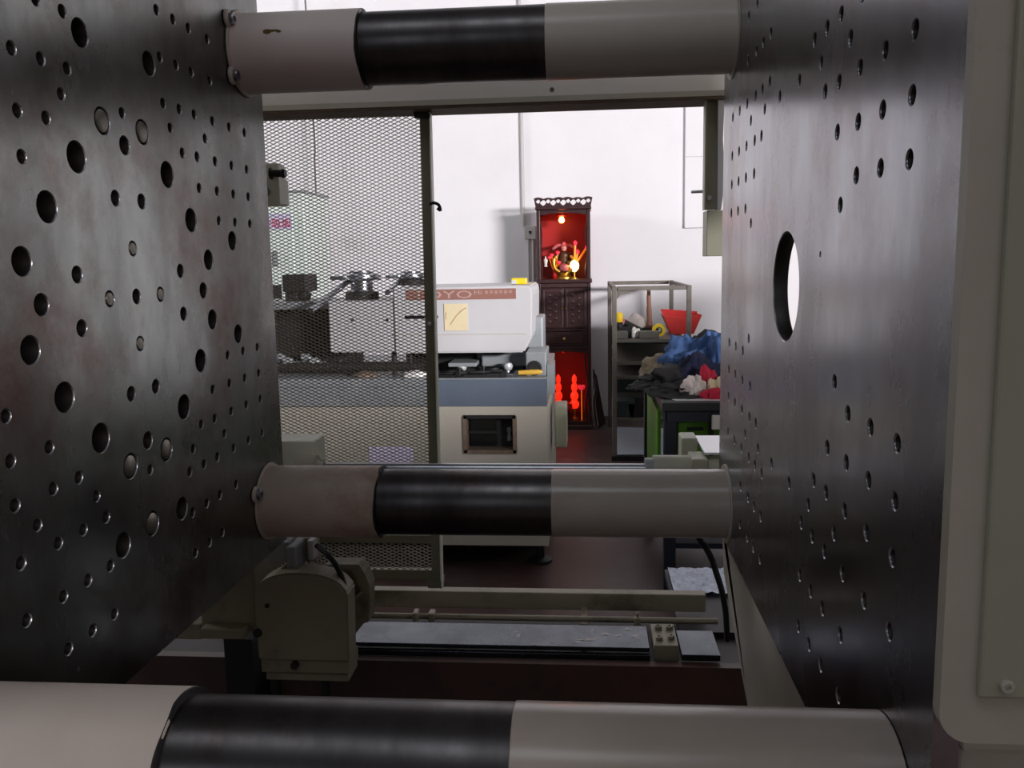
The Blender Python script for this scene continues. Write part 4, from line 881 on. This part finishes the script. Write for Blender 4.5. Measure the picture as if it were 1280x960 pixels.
for i in range(6):
    a = i*PI/3; obj('petal', lathe(Bm(), [(.003, 0), (.012, .015), (.012, .03), (.002, .045)], (x, 6.08, z_-.01), (math.cos(a)*.6, math.sin(a)*.6, 1), 10), 'pinkglow', t, smooth=True)
tag(obj('dried_branch', tube(Bm(), smooth_path([at(745, 533, 5.95), at(743, 518, 5.97), at(742, 500, 6.0), at(744, 485, 6.02), at(742, 462, 6.1)], 5), [.022, .022, .021, .02, .02, .019, .018, .018, .018, .017, .016, .016, .016, .015, .014, .013, .012, .011, .010, .008, .006], 10), 'wood', smooth=True), 'curved dark wood stick leaning by the right side of the shrine', 'stick')
tag(obj('dark_plank', prism(Bm(), poly_px([(741, 463), (746, 470), (757, 530), (748, 535), (744, 500)], 6.05), 'Y', 6.05, 6.07), 'wood'), 'dark pointed plank leaning beside the shrine', 'plank')

# ------------------------------------------------------------------ steel rack
yr0, yr1 = 5.05, 6.1
rk = thing('steel_rack', 'open grey steel rack with shelves beside the shrine', 'rack', (.4, 5.45, 0))
rx0, rx1 = at(768, 400, yr0).x, at(861, 400, yr0).x; rzt = zp(815, 360, yr0)
def tubebox(bm, a, b_, t):
    a = Vector(a); b_ = Vector(b_); lo_ = Vector((min(a.x, b_.x)-t, min(a.y, b_.y)-t, min(a.z, b_.z)-t)); hi_ = Vector((max(a.x, b_.x)+t, max(a.y, b_.y)+t, max(a.z, b_.z)+t))
    return box(bm, lo_.x, hi_.x, lo_.y, hi_.y, lo_.z, hi_.z, bev=.003)
rt_ = .014
for (x, y) in ((rx0, yr0), (rx1, yr0), (rx0, yr1), (rx1, yr1)): obj('post', tubebox(Bm(), (x, y, rt_), (x, y, rzt), rt_), 'rackgrey', rk)
for y in (yr0, yr1): obj('top_rail', tubebox(Bm(), (rx0+.03, y, rzt), (rx1-.03, y, rzt), rt_*.9), 'rackgrey', rk)
for x in (rx0, rx1): obj('side_rail', tubebox(Bm(), (x, yr0+.03, rzt), (x, yr1-.03, rzt), rt_*.9), 'rackgrey', rk)
obj('gusset', prism(Bm(), [(rx0+.01, rzt), (rx0+.09, rzt), (rx0+.09, rzt-.03), (rx0+.04, rzt-.03), (rx0+.01, rzt-.07)], 'Y', yr0-.004, yr0+.004), 'rackgrey', rk)
shz = [zp(800, 424, yr0), zp(800, 452, yr0), zp(800, 470, yr0), zp(800, 524, yr0)]
for z in shz:
    obj('shelf', bx(rx0+.012, rx1-.012, yr0+.01, yr1-.01, z-.022, z, bev=.002), 'shelf', rk)
obj('back_sheet', bx(rx0+.012, rx1-.012, yr1-.03, yr1-.02, shz[3], shz[0]-.02), 'darkteal', rk)
obj('skid', bx(rx0-.02, rx1+.02, yr0-.02, yr0+.03, 0, .03), 'black', rk)
for i, (px, w_, hh, m, nm) in enumerate(((780, .11, .1, 'darkteal', 'parts_bin'), (797, .10, .085, 'cast', 'parts_bin'))):
    x = at(px, 500, yr0+.1).x; tag(obj('parts_bin', prism(Bm(), [(x-w_/2, shz[3]), (x+w_/2, shz[3]), (x+w_/2+.015, shz[3]+hh), (x-w_/2-.015, shz[3]+hh)], 'Y', yr0+.06, yr0+.3, bev=.003), m), ['dark teal parts bin at the left of the lowest rack shelf', 'black parts bin at the right of the lowest rack shelf'][i], 'bin')
s0_ = shz[0]
hm = thing('wood_handle_tool', 'wooden handled hammer standing on the top rack shelf', 'hammer', (xp(811, 400, 5.3), 5.3, s0_))
obj('handle', tube(Bm(), smooth_path([(xp(812, 408, 5.3), 5.3, s0_+.02), (xp(811.5, 395, 5.3), 5.3, zp(811, 395, 5.3)), (xp(811, 375, 5.3), 5.3, zp(811, 375, 5.3)), (xp(811, 358, 5.3), 5.3, zp(811, 358, 5.3))], 5), [.019]*4+[.017]*4+[.014]*4+[.012]*4, 10), 'handle', hm, smooth=True)
obj('hammer_head', bx(xp(811, 400, 5.3)-.05, xp(811, 400, 5.3)+.06, 5.27, 5.33, s0_+.001, s0_+.05, bev=.008), 'cast', hm)
def spray(px, Y, m1, m2, label, tilt):
    x = xp(px, 410, Y); t = thing('spray_bottle', label, 'bottle', (x, Y, s0_))
    obj('body', lathe(Bm(), [(.035, 0), (.036, .005), (.036, .07), (.02, .09), (.018, .095)], (x, Y, s0_+.001), (0, 0, 1), 18), m1, t, smooth=True)
    obj('cap', lathe(Bm(), [(.024, 0), (.026, .01), (.026, .05), (.018, .06)], (x, Y, s0_+.092), (tilt, 0, 1), 16), m2, t, smooth=True); return t
spray(773.5, 5.22, 'black', 'yellow', 'black bottle with yellow cap at the left of the top rack shelf', 0)
x = xp(780, 402, 5.25); t = thing('screwdriver_grip', 'dark torch with pink end leaning on the top rack shelf', 'torch', (x, 5.25, s0_))
obj('barrel', cyl(Bm(), (x-.01, 5.25, zp(780, 402, 5.25)), (x+.10, 5.22, s0_+.03), .022, .026, n=14), 'cast', t, smooth=True); obj('pink_end', lathe(Bm(), [(.022, 0), (.028, .01), (.026, .03), (.012, .04)], (x+.005, 5.247, zp(780, 404, 5.25)-.005), (-.75, .15, .5), 16), 'pinkglow' if False else 'robe', t, smooth=True)
crumple('rag', (xp(796, 400, 5.35), 5.35, s0_+.002), .09, .06, .1, 'whitecloth', 21, 'pinkish white rag heaped on the top rack shelf', 'rag')
crumple('black_glove', (xp(785, 418, 5.2), 5.18, s0_+.002), .07, .05, .06, 'blackcloth', 22, 'black glove on the top rack shelf under the torch', 'glove')
crumple('paper_wad', (xp(794, 416, 5.16), 5.14, s0_+.002), .03, .03, .055, 'porcelain', 23, 'white paper wad on the top rack shelf', 'paper')
x = xp(823, 414, 5.2); t = thing('tape_roll', 'yellow tape roll on the top rack shelf behind the post', 'tape', (x, 5.2, s0_)); obj('roll', lathe(Bm(), [(.02, 0), (.04, 0), (.04, .035), (.02, .035)], (x, 5.2, s0_+.042), (0, -1, 0), 24, caps=False), 'yellow', t, smooth=True)
obj('core', lathe(Bm(), [(.017, -.001), (.0205, -.001), (.0205, .036), (.017, .036)], (x, 5.2, s0_+.042), (0, -1, 0), 24, caps=False), 'cast', t, smooth=True)
for k, (px, w_, lb) in enumerate(((777, .07, 'grey steel block at the left of the top rack shelf'), (811, .12, 'grey carton beside the hammer on the top rack shelf'))):
    x = xp(px, 420, 5.12); tag(obj('block', bx(x-w_/2, x+w_/2, 5.07, 5.14, s0_+.001, s0_+.045, bev=.003), 'shelf'), lb, 'block')
# red stacking bin
def red_bin(x0_, x1_, y0_, y1_, z0_, z1_, m, label, rot=0):
    t = thing('red_bin', label, 'bin', ((x0_+x1_)/2, (y0_+y1_)/2, z0_)); th = .008; fl_ = .05
    obj('front', prism(Bm(), [(x0_+fl_, z0_), (x1_-fl_, z0_), (x1_, z1_), (x1_-.01, z1_+.008), ((x0_+x1_)/2, z1_-.012), (x0_, z1_)], 'Y', y0_, y0_+th, bev=.002), m, t)
    obj('back', prism(Bm(), [(x0_+fl_, z0_), (x1_-fl_, z0_), (x1_, z1_+.01), (x0_, z1_+.03)], 'Y', y1_-th, y1_, bev=.002), m, t)
    for s, xa_, xt in ((0, x0_+fl_, x0_), (1, x1_-fl_, x1_)): obj('side', prism(Bm(), [(xa_, z0_), (xa_+(th if s == 0 else -th), z0_), (xt+(th if s == 0 else -th), z1_), (xt, z1_)], 'Y', y0_+th, y1_-th), m, t)
    obj('bottom', bx(x0_+fl_, x1_-fl_, y0_+th, y1_-th, z0_, z0_+th), m, t); return t
bx0, bx1 = xp(835, 400, 5.35)-.03, xp(877, 395, 5.35)
red_bin(bx0, bx1, 5.33, 5.55, s0_+.002, zp(855, 394, 5.35), 'redbin', 'red plastic bin at the right of the top rack shelf')

# ------------------------------------------------------------------ work bench with clothes
bnx, bz = at(828, 503, 3.0).x, at(828, 503, 3.0).z
wbn = thing('work_bench', 'black topped bench with green drawers beside the right platen', 'bench', (.8, 3.35, 0))
obj('top', bx(bnx, 1.45, 3.0, 3.72, bz-.035, bz, bev=.004), 'bench', wbn)
obj('top_apron', bx(bnx+.02, 1.43, 3.02, 3.04, bz-.075, bz-.035), 'benchblue', wbn)
for (x, y) in ((bnx+.03, 3.05), (1.41, 3.05), (bnx+.0, 3.67), (1.41, 3.67)): obj('leg', bx(x-.02, x+.025, y-.022, y+.022, 0, bz-.035, bev=.003), 'benchblue', wbn)
obj('drawer_unit', bx(bnx+.06, 1.36, 3.10, 3.6, .33, bz-.036, bev=.003), 'benchgreen', wbn)
obj('lower_shelf', bx(bnx+.02, 1.43, 3.04, 3.68, .16, .18), 'benchblue', wbn)
dxs = [bnx+.066, bnx+.19, bnx+.40, bnx+.62, bnx+.84]
for i in range(4):
    d = obj('drawer', bx(dxs[i], dxs[i+1]-.012, 3.082, 3.10, .35, bz-.08, bev=.002), 'benchgreen', wbn)
    obj('drawer_pull', bx((dxs[i]+dxs[i+1])/2-.03, (dxs[i]+dxs[i+1])/2+.03, 3.074, 3.083, bz-.12, bz-.108, bev=.002), 'benchblue', d)
obj('divider', bx(dxs[1]-.012, dxs[1]+.004, 3.07, 3.095, .34, bz-.075), 'benchblue', wbn)
obj('side_sheet', bx(bnx-.01, bnx+.002, 3.08, 3.62, .33, bz-.05), 'benchgreen', wbn)
q0 = at(889, 518, 3.02); q1 = at(900, 536, 3.02); tag(obj('hook_plate', bx(q0.x, q0.x+.07, 3.0, 3.015, q1.z, q0.z, bev=.004), 'porcelain'), 'white plastic plate hung on the bench apron by the platen', 'plate')
q = at(870, 502, 3.06); tag(obj('paper_sheet', prism(Bm(), [(bnx+.05, 3.03), (bnx+.5, 3.02), (bnx+.5, 3.09), (bnx+.04, 3.06)], 'Z', bz+.0005, bz+.002), 'lightsteel'), 'white paper strip along the front edge of the bench', 'paper')
def drape(name, px, py, Y, sx_, sy_, sz_, m, seed, label, lift=0, fold=6, amp=.45):
    q = at(px, py, Y); return crumple(name, (q.x, Y, bz+.002+lift), sx_, sy_, sz_, m, seed, label, 'clothing', sub=5, amp=amp, fold=fold)
drape('black_jacket', 856, 488, 3.30, .20, .20, .075, 'blackcloth', 31, 'black jacket lying across the bench under the heap')
drape('khaki_jacket', 824, 462, 3.46, .085, .14, .095, 'khaki', 35, 'khaki lined jacket collar at the left of the clothes heap', fold=6, amp=.24)
drape('dark_trousers', 893, 425, 3.58, .17, .10, .160, 'blackcloth', 36, 'black trousers at the top back of the clothes heap')
drape('denim_jacket', 872, 450, 3.42, .15, .12, .172, 'denim', 32, 'blue denim jacket on top of the clothes heap', fold=7)
drape('denim_sleeve', 900, 440, 3.32, .06, .09, .178, 'denim', 37, 'blue denim sleeve falling at the right end of the heap', fold=5)
drape('navy_shirt', 872, 462, 3.24, .085, .07, .120, 'navy', 33, 'rolled navy shirt in front of the denim jacket', lift=.0)
drape('crimson_cloth', 880, 470, 3.15, .05, .035, .080, 'redcloth', 38, 'crimson cloth between the navy shirt and the white rag')
drape('white_rag', 868, 482, 3.12, .048, .035, .062, 'whitecloth', 34, 'white rag at the front of the clothes heap', fold=9)
drape('beige_cloth', 896, 478, 3.11, .045, .03, .058, 'beigecloth', 39, 'beige cloth beside the white rag')
drape('red_glove', 892, 486, 3.075, .045, .022, .032, 'redcloth', 41, 'red glove in front of the beige cloth')

# wet sheet between the back rail and the floor
q = at(870, 742, 1.38); q2 = at(843, 735, 1.38); zz_ = q.z
bm = Bm(); nx_, ny_ = 26, 14; V = []
for j in range(ny_+1):
    for i in range(nx_+1): V.append(bm.verts.new((q2.x+.12*i/nx_, 1.385+.115*j/ny_, zz_+.0010*math.sin(i*1.9+j*.7)+.0009*math.sin(j*2.3-i*.8)+random.uniform(-.0005, .0005))))
for j in range(ny_):
    for i in range(nx_): a = j*(nx_+1)+i; bm.faces.new((V[a], V[a+1], V[a+nx_+2], V[a+nx_+1]))
bmesh.ops.solidify(bm, geom=list(bm.faces), thickness=.001)
obj('wet_sheet', bm, 'wet', bd, smooth=True)
obj('sheet_tray', bx(q2.x-.005, q2.x+.125, 1.245, 1.505, zz_-.02, zz_-.006), 'cast', bd)
tag(obj('floor_sheen_sheet', prism(Bm(), [(rx0+.02, 5.1), (rx1-.02, 5.14), (rx1-.05, 6.0), (rx0+.03, 6.05)], 'Z', .001, .004), 'pale'), 'pale glossy sheet added for the wet floor reflection under the rack', 'sheet')  # pale sheet paints in the bright reflection on the wet floor
